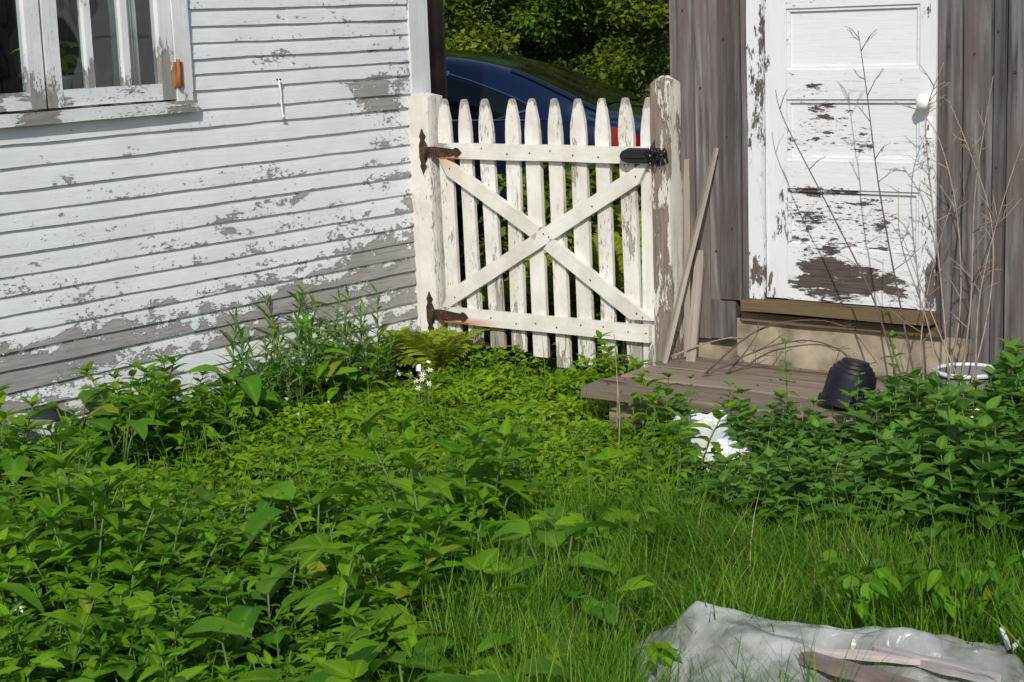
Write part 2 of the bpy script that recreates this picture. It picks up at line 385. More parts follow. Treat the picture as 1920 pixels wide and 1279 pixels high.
rows = [1.697, 1.627, 1.56, 1.497, 1.436, 1.373, 1.29, 1.222, 1.14, 1.054, .976, .907, .822, .742, .669, .598, .529, .46, .392, .309, .235, .165, .095, .03]
up = [1.697 + .07 * i for i in range(13, 0, -1)]
rows = up + rows
def clap(x0, x1, zb, zt, seed, split=None):
    nx = max(3, int((x1 - x0) / .045)); V, F, A = [], [], []
    warp = .004
    for i in range(nx + 1):
        x = x0 + (x1 - x0) * i / nx
        dz = warp * noise.noise((x * 2.1, seed * 5.3, 0)) + .0022 * noise.noise((x * 11, seed * 3.1, 7)); dy = .0035 * noise.noise((x * 2.7, seed * 2.9, 4))
        lo = -.0262 + dy
        P = [(lo, zb + dz), (lo + .006, zt * .5 + zb * .5), (-.010, zt), (.0, zt), (-.012, zb + dz)]
        for kk, (y, z) in enumerate(P): V.append((x, y, z)); A.append(hwear(x, z) + (.10 if kk in (0, 4) else .0))
    for i in range(nx):
        a, b = i * 5, (i + 1) * 5
        for k in range(5):
            k2 = (k + 1) % 5; F.append((a + k, b + k, b + k2, a + k2)[::1])
    F.append((0, 1, 2, 3, 4)); F.append(tuple(nx * 5 + k for k in (4, 3, 2, 1, 0)))
    obj('clapboard', mesh('clapboard', V, F, HOUSEP, attrs={'wear': A}), house)
for i, zb in enumerate(rows):
    zt = (rows[i - 1] if i else zb + .07) + .024
    xa = -4.0 if zb < 1.285 else -1.352
    rr = random.Random(i * 13 + 1)
    cuts = [xa] + sorted([c for c in (rr.uniform(-3.6, -2.4), rr.uniform(-1.9, -.4)) if c > xa + .3 and rr.random() < .75]) + [-.002]
    for a, b in zip(cuts[:-1], cuts[1:]): clap(a + .0012, b, zb, zt, i + a)
    if zb > 1.285: clap(-4.0, -2.86, zb, zt, i + 40)
# sheathing, other walls, roof
box('wall', -4.0, .09, .0, .10, -.05, 1.30, DARKW, house); box('wall', -1.42, .09, .002, .10, 1.30, 2.62, DARKW, house)
box('wall', -4.0, -2.80, .002, .10, 1.30, 2.62, DARKW, house); box('wall', -2.80, -1.42, .002, .10, 2.42, 2.62, DARKW, house)
box('wall', -4.0, .09, -.004, .10, 2.62, 5.2, HOUSEP, house); box('wall', -4.0, .09, 3.9, 4.0, 2.62, 5.2, HOUSEP, house); box('wall', .0, .09, .10, 3.9, 2.62, 5.2, HOUSEP, house); box('wall', -4.0, -3.9, .10, 3.9, 2.62, 5.2, HOUSEP, house)  # unseen upper storey, added so the house shades the car
box('wall', -4.0, .09, 3.9, 4.0, -.05, 2.62, HOUSEP, house); box('wall', .0, .09, .10, 3.9, -.05, 2.62, HOUSEP, house); box('wall', -4.0, -3.9, .10, 3.9, -.05, 2.62, HOUSEP, house)
box('dark_lining', -.03, -.002, .10, 3.9, .45, 2.55, DARKW, house); box('dark_lining', -3.898, -3.87, .10, 3.9, .45, 2.55, DARKW, house); box('dark_lining', -3.87, -.03, 3.86, 3.898, .45, 2.55, DARKW, house); box('floor', -3.9, .0, .10, 3.9, .4, .45, DARKW, house); box('ceiling', -3.9, .0, .10, 3.9, 2.55, 2.6, DARKW, house)  # added lining; its dark colour stands in for the room's dimness
Vr = [(-4.15, -.14, 5.18), (.24, -.14, 5.18), (.24, 2.0, 6.5), (-4.15, 2.0, 6.5), (.24, 4.14, 5.18), (-4.15, 4.14, 5.18)]
Vr2 = [(x, y, z + .08) for x, y, z in Vr]
obj('roof', mesh('roof', Vr + Vr2, [(0, 3, 2, 1), (3, 5, 4, 2), (6, 7, 8, 9), (9, 8, 10, 11), (0, 1, 7, 6), (1, 2, 8, 7), (2, 4, 10, 8), (4, 5, 11, 10), (5, 3, 9, 11), (3, 0, 6, 9)], ROOFM), house)
gridbox('corner_board', .0, .112, -.034, .0, .72, 2.6, 4, 40, TRIMP, house, lambda x, z: .26 + .25 * sstep(.95, .75, z) + .15 * sstep(.03, .0, x) + .12 * noise.noise((x * 8, z * 4, 2)), .003, 3)
gridbox('corner_board', .112, .135, -.030, .10, .72, 2.6, 2, 20, TRIMP, house, lambda x, z: .25, .002, 4)
# paint curls on the siding
Tf = []; n = 5
for i in range(n + 1):
    t = i / n; a = t * 1.9
    for s in (-.5, .5): Tf.append((s * (1 - .35 * t), -math.sin(a) * .55 * (1 - .2 * t), -(1 - math.cos(a)) * .45 + t * .1))
Tf = np.array(Tf); TFf = np.array([(2 * i, 2 * i + 1, 2 * i + 3, 2 * i + 2) for i in range(n)])
ms = []
rr = random.Random(5)
while len(ms) < 120:
    x = rr.uniform(-2.5, -.05); i = rr.randrange(13, len(rows) - 1); zb = rows[i]; zt = rows[i - 1]; f = rr.random() * .85
    z = zb + (zt - zb) * f; w = hwear(x, z)
    if w < .30 or rr.random() > w * 1.3: continue
    if x < -1.33 and z > 1.27: continue
    s = rr.uniform(.005, .014); m = Matrix.Translation((x, -.0238 + .012 * f, z)) @ Matrix.Rotation(rr.uniform(-.9, .9) + (math.pi if rr.random() < .35 else 0), 4, 'Y') @ Matrix.Diagonal((s * rr.uniform(.7, 2.4), s * .8, s * .8, 1))
    ms.append(np.array(m))
PFLK = mat_plain('paint_flake', (.68, .70, .73), .6, 0, .05)
tag(obj('paint_flakes', scatter('paint_flakes', Tf, TFf, ms, PFLK), house), 'curled flakes of white paint', kind='stuff')
# window
win = empty('window', Matrix.Identity(4), house); win['label'] = 'wooden window with two sashes of narrow panes and flaking paint'
tw = lambda x, z: .34 + .2 * noise.noise((x * 9, z * 9, 8)) + .2 * sstep(1.5, 1.35, z)
gridbox('casing', -1.432, -1.350, -.046, .0, 1.335, 2.5, 3, 40, TRIMP, win, lambda x, z: .30 + .2 * noise.noise((x * 9, z * 5, 2)), .002, 1)
gridbox('casing', -2.86, -2.78, -.046, .0, 1.335, 2.5, 3, 30, TRIMP, win, tw, .002, 2)
gridbox('casing', -2.86, -1.350, -.046, .0, 2.5, 2.6, 20, 3, SILLP, win, tw, .002, 3)
gridbox('sill', -2.90, -1.338, -.058, .10, 1.288, 1.334, 50, 2, SILLP, win, lambda x, z: .36 + .3 * blob(x, z, -2.12, 1.31, .12, .2) + .3 * blob(x, z, -1.42, 1.31, .10, .2) + .15 * noise.noise((x * 7, z * 9, 8)), .003, 5)
def sash(x0, x1, mx, seed):
    s = empty('sash', Matrix.Identity(4), win)
    st = lambda x, z: .34 + .2 * noise.noise((x * 9, z * 6, seed)) + .22 * sstep(1.55, 1.36, z)
    yf, yb = -.040, .004
    gridbox('stile', x0, x0 + .066, yf, yb, 1.343, 2.48, 3, 40, TRIMP, s, st, .002, seed)
    gridbox('stile', x1 - .066, x1, yf, yb, 1.343, 2.48, 3, 40, TRIMP, s, st, .002, seed + 1)
    gridbox('bottom_rail', x0 + .066, x1 - .066, yf + .002, yb, 1.344, 1.408, 22, 3, SILLP, s, lambda x, z: .44 + .2 * noise.noise((x * 9, z * 9, 8)), .002, seed + 2)
    gridbox('top_rail', x0 + .066, x1 - .066, yf + .002, yb, 2.42, 2.48, 12, 2, SILLP, s, st, .002, seed + 3)
    for m in mx: gridbox('muntin', m - .016, m + .016, yf + .004, -.004, 1.408, 2.42, 2, 40, TRIMP, s, st, .0015, seed + 4)
    e = [x0 + .066] + list(mx) + [x1 - .066]
    for a, b in zip(e[:-1], e[1:]): box('pane', a + .004, b - .004, -.018, -.015, 1.40, 2.425, GLASS, s)
sash(-2.052, -1.436, (-1.845, -1.668), 21)
sash(-2.776, -2.066, (-2.54, -2.30), 31)
h = empty('hinge', Matrix.Identity(4), win); h['label'] = 'orange rusted hinge on the window casing'
box('hinge_leaf', -1.447, -1.400, -.052, -.044, 1.392, 1.490, ORUST, h, .002)
obj('hinge_pin', mesh('hinge_pin', *tube_vf([(-1.428, -.056, 1.385), (-1.428, -.056, 1.50)], [.008, .008], 8), ORUST, True), h)
# things just inside the window
pot = tag(empty('flower_pot', HM @ Matrix.Translation((-1.90, .16, 1.352))), 'white pot with a yellow-green house plant inside the window', 'flower pot')
obj('pot', mesh('pot', *lathe_vf([(.001, 0), (.07, 0), (.092, .09), (.095, .105), (.085, .105), (.08, .08), (.001, .08)], 20), POTW, True), pot)
V, F = [], []
def leaf_vf(L, Wd, n=5, droop=.35, fold=.18, peak=.42, tip=1.0, wav=0.0, notch=0.0, saw=0.0, twist=0.0):
    """leaf along +x, upper side +z; 3 columns"""
    V, F, rib = [], [], []
    for i in range(n + 1):
        t = i / n
        w = math.sin(math.pi * min(1, t ** (math.log(.5) / math.log(peak)))) ** tip * Wd * .5
        if i == 0: w = Wd * .05
        if saw and 0 < i < n: w *= 1 + saw * (1 if i % 2 else -1)
        x = L * (t - notch * 0); z = -droop * L * t * t
        for k, s in enumerate((-1, 0, 1)):
            xx = x - (notch * L * (1 - t) ** 3 if s else 0)
            V.append((xx, s * w + twist * L * t * t, z + abs(s) * w * fold * 2 + (wav * L * math.sin(t * 17 + s) if s else 0))); rib.append(1 - abs(s))
    for i in range(n):
        for k in range(2):
            a = i * 3 + k; F.append((a, a + 3, a + 4, a + 1)[::-1])
    return V, F, rib
def leaf_mesh(name, mat, **kw):
    V, F, rib = leaf_vf(**kw); return mesh(name, V, F, mat, True, {'rib': rib})
hp = [leaf_vf(.09, .045, 4, .5)]
ms = [np.array(Matrix.Translation((rr.gauss(0, .05), rr.gauss(0, .04), rr.uniform(.1, .22))) @ Euler((rr.uniform(-.5, .5), rr.uniform(-.8, .4), rr.uniform(0, 6.28))).to_matrix().to_4x4()) for _ in range(45)]
obj('foliage', scatter('foliage', np.array(hp[0][0]), np.array(hp[0][1]), ms, L_COVER, rib=hp[0][2]), pot)
cur = []
for j in range(2):
    for i in range(33): cur.append((-1.74 + .11 * i / 32, .20 + .016 * math.sin(i * 1.15) + .008 * math.sin(i * 2.9), 1.36 + 1.1 * j))
c = obj('curtain', mesh('curtain', cur, [(i, i + 1, 34 + i, 33 + i) for i in range(32)], CURT, True)); c.matrix_basis = HM @ Matrix.Translation((.20, 0, 0))
tag(c, 'pale curtain hanging behind the right-hand window panes', 'curtain')
so_ = c.modifiers.new('solid', 'SOLIDIFY'); so_.thickness = .003
# cord hanging on the siding
cd = tag(empty('hanging_cord', HM @ Matrix.Translation((-.857, -.032, 1.30))), 'short frayed white cord hanging from a nail on the clapboards', 'cord')
obj('nail', mesh('nail', *tube_vf([(0, .02, .09), (0, -.012, .092)], [.004, .006], 6), RUST), cd)
obj('cord', mesh('cord', *tube_vf([(.001, -.006, .095), (-.006, -.008, .08), (.004, -.006, .05), (.002, -.008, 0), (.006, -.006, -.05), (.008, -.010, -.062), (.004, -.006, -.074)], [.006, .007, .004, .0035, .004, .009, .004], 6), PFLK, True), cd)

# ------------------------------------------------------------------ gate
gate = tag(empty('picket_gate', GM), 'white wooden picket gate with crossed braces hung between two posts', 'gate')
PT = [-.623, -.505, -.383, -.227, -.116, .008, .135, .262, .384, .503]; PB = [-.614, -.488, -.355, -.233, -.107, .019, .146, .270, .408, .489]
PZ = [1.262, 1.260, 1.262, 1.262, 1.263, 1.263, 1.262, 1.264, 1.266, 1.268]; BZ = [.14, .13, .12, .115, .10, .062, .08, .085, .09, .10]
for i in range(10):
    rr = random.Random(50 + i); hw = .0375 + rr.uniform(-.002, .003); zt, zb = PZ[i], BZ[i]; ph = .0115
    # outline of a picket: straight sides, then a long taper to a blunt tip
    prof = [(zb, hw), (zb + .3, hw), (zb + .6, hw), (zt - .30, hw), (zt - .155, hw * 1.0), (zt - .10, hw * .88), (zt - .05, hw * .64), (zt - .018, hw * .44), (zt - .004, hw * .30), (zt, hw * .12)]
    V, F, A = [], [], []
    for (z, w) in prof:
        t = (z - .15) / 1.1; cx = PB[i] + (PT[i] - PB[i]) * t
        for y in (0.0, .019):
            for s in (-1, 0, 1):
                V.append((cx + s * w + rr.uniform(-.0012, .0012), y + (.0015 * rr.uniform(-1, 1)), z)); A.append(.25 + .16 * rr.random() + .35 * sstep(zt - .05, zt, z) + .18 * sstep(.35, .12, z))
    for j in range(len(prof) - 1):
        a, b = j * 6, (j + 1) * 6
        F += [(a, a + 1, b + 1, b), (a + 1, a + 2, b + 2, b + 1), (a + 4, a + 3, b + 3, b + 4), (a + 5, a + 4, b + 4, b + 5), (a + 3, a, b, b + 3), (a + 2, a + 5, b + 5, b + 2)]
    F += [(0, 3, 4, 1), (1, 4, 5, 2)]; e = (len(prof) - 1) * 6; F += [(e, e + 1, e + 4, e + 3), (e + 1, e + 2, e + 5, e + 4)]
    obj('picket', mesh('picket', V, F, GATEP, attrs={'wear': A}), gate)
def gw(x, z): return .24 + .14 * noise.noise((x * 6, z * 6, 3)) + .2 * sstep(-.45, -.66, x)
gridbox('rail', -.655, .527, -.026, -.001, .990, 1.061, 40, 4, GATERP, gate, gw, .003, 2, lambda x, z: .9 * sstep(-.44, -.56, x) * sstep(1.02, .995, z))
gridbox('rail', -.652, .502, -.026, -.001, .222, .296, 40, 4, GATERP, gate, gw, .003, 3, lambda x, z: 1.0 * sstep(-.25, -.52, x) * sstep(.262, .235, z))
def brace(xa, za, xb, zb, w, seed, cuta=(0, 0), cutb=(0, 0), y0=-.0245, y1=-.0015):
    L = math.hypot(xb - xa, zb - za); a = math.atan2(zb - za, xb - xa); n = 14
    V, F, A, RU = [], [], [], []
    for i in range(n + 1):
        t = i / n
        for y in (y0, y1):
            for s in (-1, 1):
                off = (cuta[0] if s > 0 else cuta[1]) * (1 - t) + (cutb[0] if s > 0 else cutb[1]) * t
                V.append((L * t + off, y, s * w / 2 + .0015 * noise.noise((t * 6, s, seed)))); A.append(.24 + .14 * noise.noise((t * 5, s, seed))); RU.append(.85 * sstep(.34, .05, t) * (1 if s > 0 else .25) if seed == 2 else 0.0)
    for i in range(n):
        p, q = i * 4, (i + 1) * 4
        F += [(p, q, q + 1, p + 1), (p + 2, p + 3, q + 3, q + 2), (p + 1, q + 1, q + 3, p + 3), (p, p + 2, q + 2, q)]
    F += [(0, 1, 3, 2), (n * 4, n * 4 + 2, n * 4 + 3, n * 4 + 1)]
    obj('brace', mesh('brace', V, F, GATERP, attrs={'wear': A, 'rust': RU}), gate, Matrix.Translation((xa, 0, za)) @ Matrix.Rotation(-a, 4, 'Y'))
# long brace, then the two halves of the other one butted against it (ends cut flat to the rails)
brace(-.640, .322, .500, .964, .068, 1, (.045, -.055), (.050, -.060))
brace(-.628, .968, -.078, .662, .066, 2, (-.06, .05), (-.01, -.008))
brace(-.035, .628, .462, .320, .068, 3, (.01, .0), (.055, -.05))
for z, ln in ((1.022, .235), (.258, .235)):
    hg = empty('hinge', Matrix.Translation((0, 0, z)), gate); hg['label'] = 'rusty iron strap hinge'
    o = [(-.715, .022), (-.66, .024), (-.60, .018), (-.545, .013), (-.535, .021), (-.520, .018), (-.500, .0)]
    V = [(x, y, s) for y in (-.034, -.029) for x, s in o] + [(x, y, -s) for y in (-.034, -.029) for x, s in o[:-1]]
    m = len(o); F = []
    for i in range(m - 1):
        f = lambda y, i, top: (y * m + i) if top or i == m - 1 else 2 * m + y * (m - 1) + i
        F.append((f(0, i, 0), f(0, i + 1, 0), f(0, i + 1, 1), f(0, i, 1)) if i < m - 2 else (f(0, i, 0), f(0, i + 1, 1), f(0, i, 1)))
        F.append((f(0, i, 1), f(0, i + 1, 1), f(1, i + 1, 1), f(1, i, 1))); F.append((f(0, i, 0), f(1, i, 0), f(1, i + 1, 0), f(0, i + 1, 0)))
    obj('strap', mesh('strap', V, F, RUST), hg)
    o2 = [(0, .105), (.010, .085), (.022, .07), (.012, .055), (.026, .03), (.026, -.03), (.012, -.055), (.022, -.07), (.010, -.085), (0, -.105)]
    ol = [(-.735 + a, b) for a, b in o2] + [(-.735 - a * .7, b) for a, b in o2[::-1][1:-1]]
    V = [(x, -.033, q) for x, q in ol] + [(x, -.027, q) for x, q in ol]; k = len(ol)
    obj('plate', mesh('plate', V, [tuple(range(k))[::-1], tuple(range(k, 2 * k))] + [(i, (i + 1) % k, k + (i + 1) % k, k + i) for i in range(k)], RUST), hg)
    obj('pin', mesh('pin', *tube_vf([(-.712, -.036, -.034), (-.712, -.036, .034)], [.008, .008], 8), RUST, True), hg)
    for bx in (-.69, -.63, -.575): obj('bolt', mesh('bolt', *tube_vf([(bx, -.033, 0), (bx, -.040, 0)], [.007, .005], 8), RUST), hg)
    if z > 1: obj('rust_bleed', mesh('rust_bleed', *box_vf(-.655, -.52, -.0275, -.0262, -.032, -.026), ORUST), hg)
    else: obj('rust_bleed', mesh('rust_bleed', *box_vf(-.65, -.50, -.0275, -.0262, -.036, -.028), ORUST), hg)
lt = empty('latch', Matrix.Translation((0, 0, 1.022)), gate); lt['label'] = 'black iron latch tied with wire'
ol = [(.388, 0), (.40, .026), (.425, .036), (.528, .036), (.528, -.030), (.425, -.030), (.40, -.022)]; k = len(ol)
V = [(x, -.056, q * .82) for x, q in ol] + [(x, -.028, q) for x, q in ol]
lc = obj('latch_case', mesh('latch_case', V, [tuple(range(k))[::-1], tuple(range(k, 2 * k))] + [(i, (i + 1) % k, k + (i + 1) % k, k + i) for i in range(k)], BLKI), lt)
b_ = lc.modifiers.new('bevel', 'BEVEL'); b_.width = .004; b_.segments = 2
box('latch_ridge', .42, .527, -.062, -.055, -.006, .008, BLKI, lt, .002)
rr = random.Random(3)
for q in range(5):
    pts = [(.53 + .09 * t + .006 * rr.uniform(-1, 1), -.05 + .022 * math.sin(t * 9 + q * 1.3), .03 * math.cos(t * 8 + q * 1.7) + .01 * rr.uniform(-1, 1)) for t in np.linspace(0, 1, 11)]
    obj('wire', mesh('wire', *tube_vf(pts, [.0035] * 11, 5), BLKI, True), lt)
for q in range(3):
    a = q * 1.1 + .6; obj('wire', mesh('wire', *tube_vf([(.545 + .02 * q, -.05, .01), (.545 + .02 * q + .012 * math.cos(a), -.06, .045), (.55 + .02 * q + .02 * math.cos(a), -.058, .055 + .01 * q)], [.003, .003, .0025], 5), BLKI, True), lt)
NAIL = mesh('nail', *tube_vf([(0, 0, 0), (0, -.002, 0)], [.0042, .0036], 7), RUST)
rr = random.Random(8)
for i in range(10):
    for z in (1.026, .258):
        if (i < 2) or (z > 1 and i > 7): continue
        t = (z - .15) / 1.1; obj('nail', NAIL, gate, Matrix.Translation((PB[i] + (PT[i] - PB[i]) * t + rr.uniform(-.012, .012), -.0262, z + rr.uniform(-.016, .016))))
for (x, z) in ((-.02, .655), (-.05, .667), (.47, .33), (.44, .345), (-.58, .945), (.45, .935), (-.58, .345), (.20, .475), (.22, .80)): obj('nail', NAIL, gate, Matrix.Translation((x, -.0247, z)))
# posts
def post(name, x0, x1, y0, y1, zt, mat, label, wear, round_top):
    p = tag(empty(name, GM @ Matrix.Translation(((x0 + x1) / 2, (y0 + y1) / 2, 0))), label, 'post', None)
    hx, hy = (x1 - x0) / 2, (y1 - y0) / 2; n, ns = 40, 5
    ring = []
    for (ax, ay, bx, by) in ((-1, -1, 1, -1), (1, -1, 1, 1), (1, 1, -1, 1), (-1, 1, -1, -1)):
        for i in range(ns): t = i / ns; ring.append((ax + (bx - ax) * t, ay + (by - ay) * t))
    V, F, A = [], [], []; m = len(ring)
    lv = [-.1 + (zt + .1) * j / n for j in range(n + 1)]
    for j, z in enumerate(lv + [zt + .002]):
        for (a, b) in ring:
            l = max(abs(a), abs(b)); r = 1.0 - .035 * (math.hypot(a, b) / 1.414) ** 6
            q = 1.0 if j <= n else .0
            sag = round_top * ((a * a + b * b) / 2) * sstep(zt - .35, zt, z)
            w = .0025 * noise.noise((a * 2 + x0 * 40, b * 2, z * 4))
            V.append(((a * r * hx + w) * (1 if j <= n else .35), (b * r * hy + w) * (1 if j <= n else .35), z - sag + (0 if j <= n else .002 + round_top * .55))); A.append(wear(a, b, z))
    for j in range(len(lv)):
        for i in range(m):
            i2 = (i + 1) % m; F.append((j * m + i, j * m + i2, (j + 1) * m + i2, (j + 1) * m + i))
    F.append(tuple((n + 1) * m + i for i in range(m)))
    obj('shaft', mesh('shaft', V, F, mat, False, {'wear': A}), p); return p
post('gate_post', -.826, -.694, -.024, .085, 1.285, GATEP, 'white painted gate post with rusty hinges beside the house corner', lambda a, b, z: .22 + .16 * noise.noise((a, b, z * 3)) + .22 * sstep(.4, .1, z) + (.14 if a > .9 else 0), .012)
post('gate_post', .528, .621, -.024, .078, 1.352, POSTP, 'weathered gate post with most of its white paint gone, beside the shed', lambda a, b, z: .62 + .18 * noise.noise((a * 2, b * 2, z * 3.3)) - (.12 if a > .9 else 0) + .22 * sstep(.3, .05, z) - .14 * sstep(.55, .8, z) * sstep(1.0, .85, z), .03)
# filler board between the post and the house below the broken corner board
# ------------------------------------------------------------------ shed
shed = tag(empty('shed', SM), 'weathered grey board shed with a peeling white door', 'shed')
def plank(x0, x1, z0, z1, y0=-.0, y1=.022, seed=0, mat=BARN, name='plank'):
    rr = random.Random(seed); V, F = [], []; n = 8
    for j in range(n + 1):
        z = z0 + (z1 - z0) * j / n
        for (x, y) in ((x0, y0), ((x0 + x1) / 2, y0), (x1, y0), (x1, y1), (x0, y1)):
            V.append((x + .002 * noise.noise((x * 9, z * 2, seed)), y + .004 * noise.noise((x * 7, z * 1.5, seed + 5)) * (1 if y == y0 else 0), z + (rr.uniform(-.004, .004) if j in (0,) else 0)))
    for j in range(n):
        for k in range(5): a, b = j * 5, (j + 1) * 5; k2 = (k + 1) % 5; F.append((a + k, a + k2, b + k2, b + k))
    F += [(4, 3, 2, 1, 0), tuple(n * 5 + k for k in range(5))]
    return obj(name, mesh(name, V, F, mat), shed)
plank(.562, .592, .24, 2.45, -.012, .10, 1)
plank(.594, .665, .235, 2.45, 0, .022, 2); plank(.672, .735, .24, 2.45, .004, .026, 3); plank(.741, .862, .25, 2.45, -.004, .022, 4); plank(.800, .900, .418, 2.45, -.022, -.006, 5)
plank(.903, .938, .41, 2.45, -.008, .02, 6, name='batten')
xr = 1.757; k = 7
for w_, prd in ((.098, 0), (.125, .004), (.045, -.016), (.11, 0), (.14, .005), (.12, 0), (.045, -.014), (.15, .002), (.13, 0), (.16, .003)):
    plank(xr + .001, xr + w_ - .004, .16, 2.45, prd, prd + .024, k, name='batten' if w_ < .05 else 'plank'); xr += w_ + .002; k += 1
XR = xr
box('wall', .575, XR, .03, .08, .25, .40, DARKW, shed); box('wall', .575, 1.0, .03, .08, .40, 2.45, DARKW, shed); box('wall', 1.76, XR, .03, .08, .40, 2.45, DARKW, shed)
box('wall', .575, .655, .08, 2.4, .2, 2.45, BARN, shed); box('wall', XR - .08, XR, .08, 2.4, .2, 2.45, BARN, shed); box('wall', .655, XR - .08, 2.32, 2.4, .2, 2.45, BARN, shed)
plank(1.0, 1.757, 2.06, 2.45, 0, .022, 30)
NAIL2 = mesh('nail', *tube_vf([(0, 0, 0), (0, -.002, 0)], [.005, .0042], 7), RUST)
for (x, z, y) in ((.62, 1.62, 0), (.64, .95, 0), (.63, .42, 0), (.70, 1.30, .004), (.77, .62, -.004), (.83, 1.5, -.022), (.86, .72, -.022), (.84, 1.1, -.022), (1.80, 1.45, 0), (1.82, .9, 0), (1.90, 1.42, .004), (1.94, .86, .004), (2.0, 1.5, -.016), (2.0, 1.0, -.016), (2.06, 1.35, 0)): obj('nail', NAIL2, shed, Matrix.Translation((x, y - .003, z)))
box('roof', .42, XR + .15, -.16, 2.55, 2.45, 2.53, ROOFM, shed)
box('foundation', .60, XR, .035, 2.3, -.05, .245, CONC, shed, .008); gridbox('foundation', .868, 1.9, -.006, .034, -.05, .335, 24, 8, CONC, shed, lambda x, z: 0, .008, 5)
# board ends left of the step
box('skirt_board', .742, .866, -.012, .034, .247, .412, BARN, shed, .002)
# threshold
gridbox('threshold', .925, 1.765, -.075, .03, .388, .432, 26, 2, MOSSY, shed, lambda x, z: 0, .004, 6); gridbox('sill_beam', .90, 1.80, -.028, .03, .336, .372, 20, 2, MOSSY, shed, lambda x, z: 0, .004, 7)
# casing and door
def dw(x, z):
    w = .285 + .12 * noise.noise((x * 5, z * 8, 1)) - .08 * sstep(.9, 1.3, z)
    w += .16 * blob(x, z, 1.22, 1.23, .12, .1) + .18 * blob(x, z, 1.35, 1.12, .26, .12) + .12 * blob(x, z, 1.4, .80, .32, .13)
    w += .24 * blob(x, z, 1.40, .675, .40, .035) + .37 * blob(x, z, 1.37, .540, .31, .07) + .24 * blob(x, z, 1.22, .60, .15, .05) + .2 * blob(x, z, 1.4, .49, .4, .05) + .3 * blob(x, z, 1.24, .885, .2, .02)
    return w
def dwv(x, z): return .26 + .16 * noise.noise((x * 9, z * 3, 4)) + .10 * sstep(1.3, .5, z) + .30 * blob(x, z, 1.735, .52, .03, .12)
gridbox('door_casing', .940, 1.006, -.026, .02, .433, 2.12, 4, 70, DOORV, shed, lambda x, z: .42 + .18 * noise.noise((x * 9, z * 2, 6)) + .08 * sstep(1.2, .5, z), .003, 8)
gridbox('door_casing', .940, 1.757, -.026, .02, 2.121, 2.2, 20, 2, DOORP, shed, lambda x, z: .3, .003, 9)
door = empty('door', Matrix.Identity(4), shed); door['label'] = 'peeling white panelled door'
Y0, YP, Y1 = -.004, .014, .034
gridbox('stile', 1.012, 1.108, Y0, Y1, .440, 2.09, 5, 70, DOORV, door, dwv, .0015, 11); gridbox('stile', 1.684, 1.752, Y0, Y1, .436, 2.09, 4, 70, DOORV, door, dwv, .0015, 12)
zr = [(.438, .655), (.895, 1.008), (1.252, 1.368), (1.612, 1.72), (1.97, 2.09)]
for a, b in zr: gridbox('rail', 1.1085, 1.6835, Y0 + .001, Y1, a, b, 30, 6, DOORP, door, dw, .0015, a)
for (a, b), (c_, d_) in zip(zr[:-1], zr[1:]):
    pn = gridbox('panel', 1.105, 1.687, YP, Y1 - .002, b - .003, c_ + .003, 32, 12, DOORP, door, dw, 0)
    for nm, (q0, q1, q2, q3) in (('moulding', (1.1085, 1.6835, b, b + .014)), ('moulding', (1.1085, 1.6835, c_ - .014, c_)), ('moulding', (1.1085, 1.1225, b + .0145, c_ - .0145)), ('moulding', (1.6695, 1.6835, b + .0145, c_ - .0145))):
        gridbox(nm, q0, q1, .004, YP + .001, q2, q3, max(1, int((q1 - q0) / .03)), max(1, int((q3 - q2) / .03)), DOORP, pn, dw, 0)
kb = empty('knob', Matrix.Translation((1.722, 0, 1.245)) @ Matrix.Rotation(R(90), 4, 'X'), door); kb['label'] = 'white porcelain door knob'
obj('rose', mesh('rose', *lathe_vf([(.001, .010), (.026, .010), (.028, .002), (.028, 0)], 20), PORC, True), kb)
obj('handle', mesh('handle', *lathe_vf([(.011, .008), (.011, .028), (.022, .034), (.030, .046), (.029, .060), (.018, .070), (.001, .073)], 20), PORC, True), kb)
kp = box('keyhole_plate', 1.708, 1.736, -.008, -.003, 1.105, 1.185, PORC, door, .002); box('keyhole', 1.7195, 1.7245, -.0095, -.0078, 1.135, 1.155, BLKI, kp)

# ------------------------------------------------------------------ wooden step
step = tag(empty('wooden_step', GM), 'low weathered wooden step platform in front of the shed door', 'step')
edges = [-.70, -.445, -.20, .045]
for i, (a, b) in enumerate(zip(edges[:-1], edges[1:])):
    x0 = .62 + (.0, .012, .02)[i]
    V, F = [], []; n = 16
    for q in range(n + 1):
        x = x0 + (1.85 - x0) * q / n
        for (y, z) in ((a + .006, .128), (b - .006, .128), (b - .006, .168), ((a + b) / 2, .173), (a + .012, .169), (a + .006, .160)):
            V.append((x + (.012 * noise.noise((y * 9, 3, i)) if q == 0 else 0), y + .003 * noise.noise((x * 4, i, 2)), z + .005 * noise.noise((x * 2.2, y * 3, i))))
    for q in range(n):
        for k in range(6): k2 = (k + 1) % 6; F.append((q * 6 + k, (q + 1) * 6 + k, (q + 1) * 6 + k2, q * 6 + k2))
    F += [tuple(range(6)), tuple(n * 6 + k for k in range(5, -1, -1))]
    obj('plank', mesh('plank', V, F, BARNX), step)
for i_, a in enumerate(edges[:-1]):
    for x_ in (.70, 1.22, 1.74): obj('nail', NAIL2, step, Matrix.Translation((x_ + .01 * i_, a + .08, .1755)) @ Matrix.Rotation(R(-90), 4, 'X'))
    for x_ in (.705, 1.225): obj('nail', NAIL2, step, Matrix.Translation((x_, a + .19, .1755)) @ Matrix.Rotation(R(-90), 4, 'X'))
for a in (-.62, -.06): box('bearer', .70, 1.82, a, a + .09, .0, .127, BARNX, step, .003)
box('bearer', .98, 1.6, -.735, -.69, .03, .115, REDPL, step, .003)

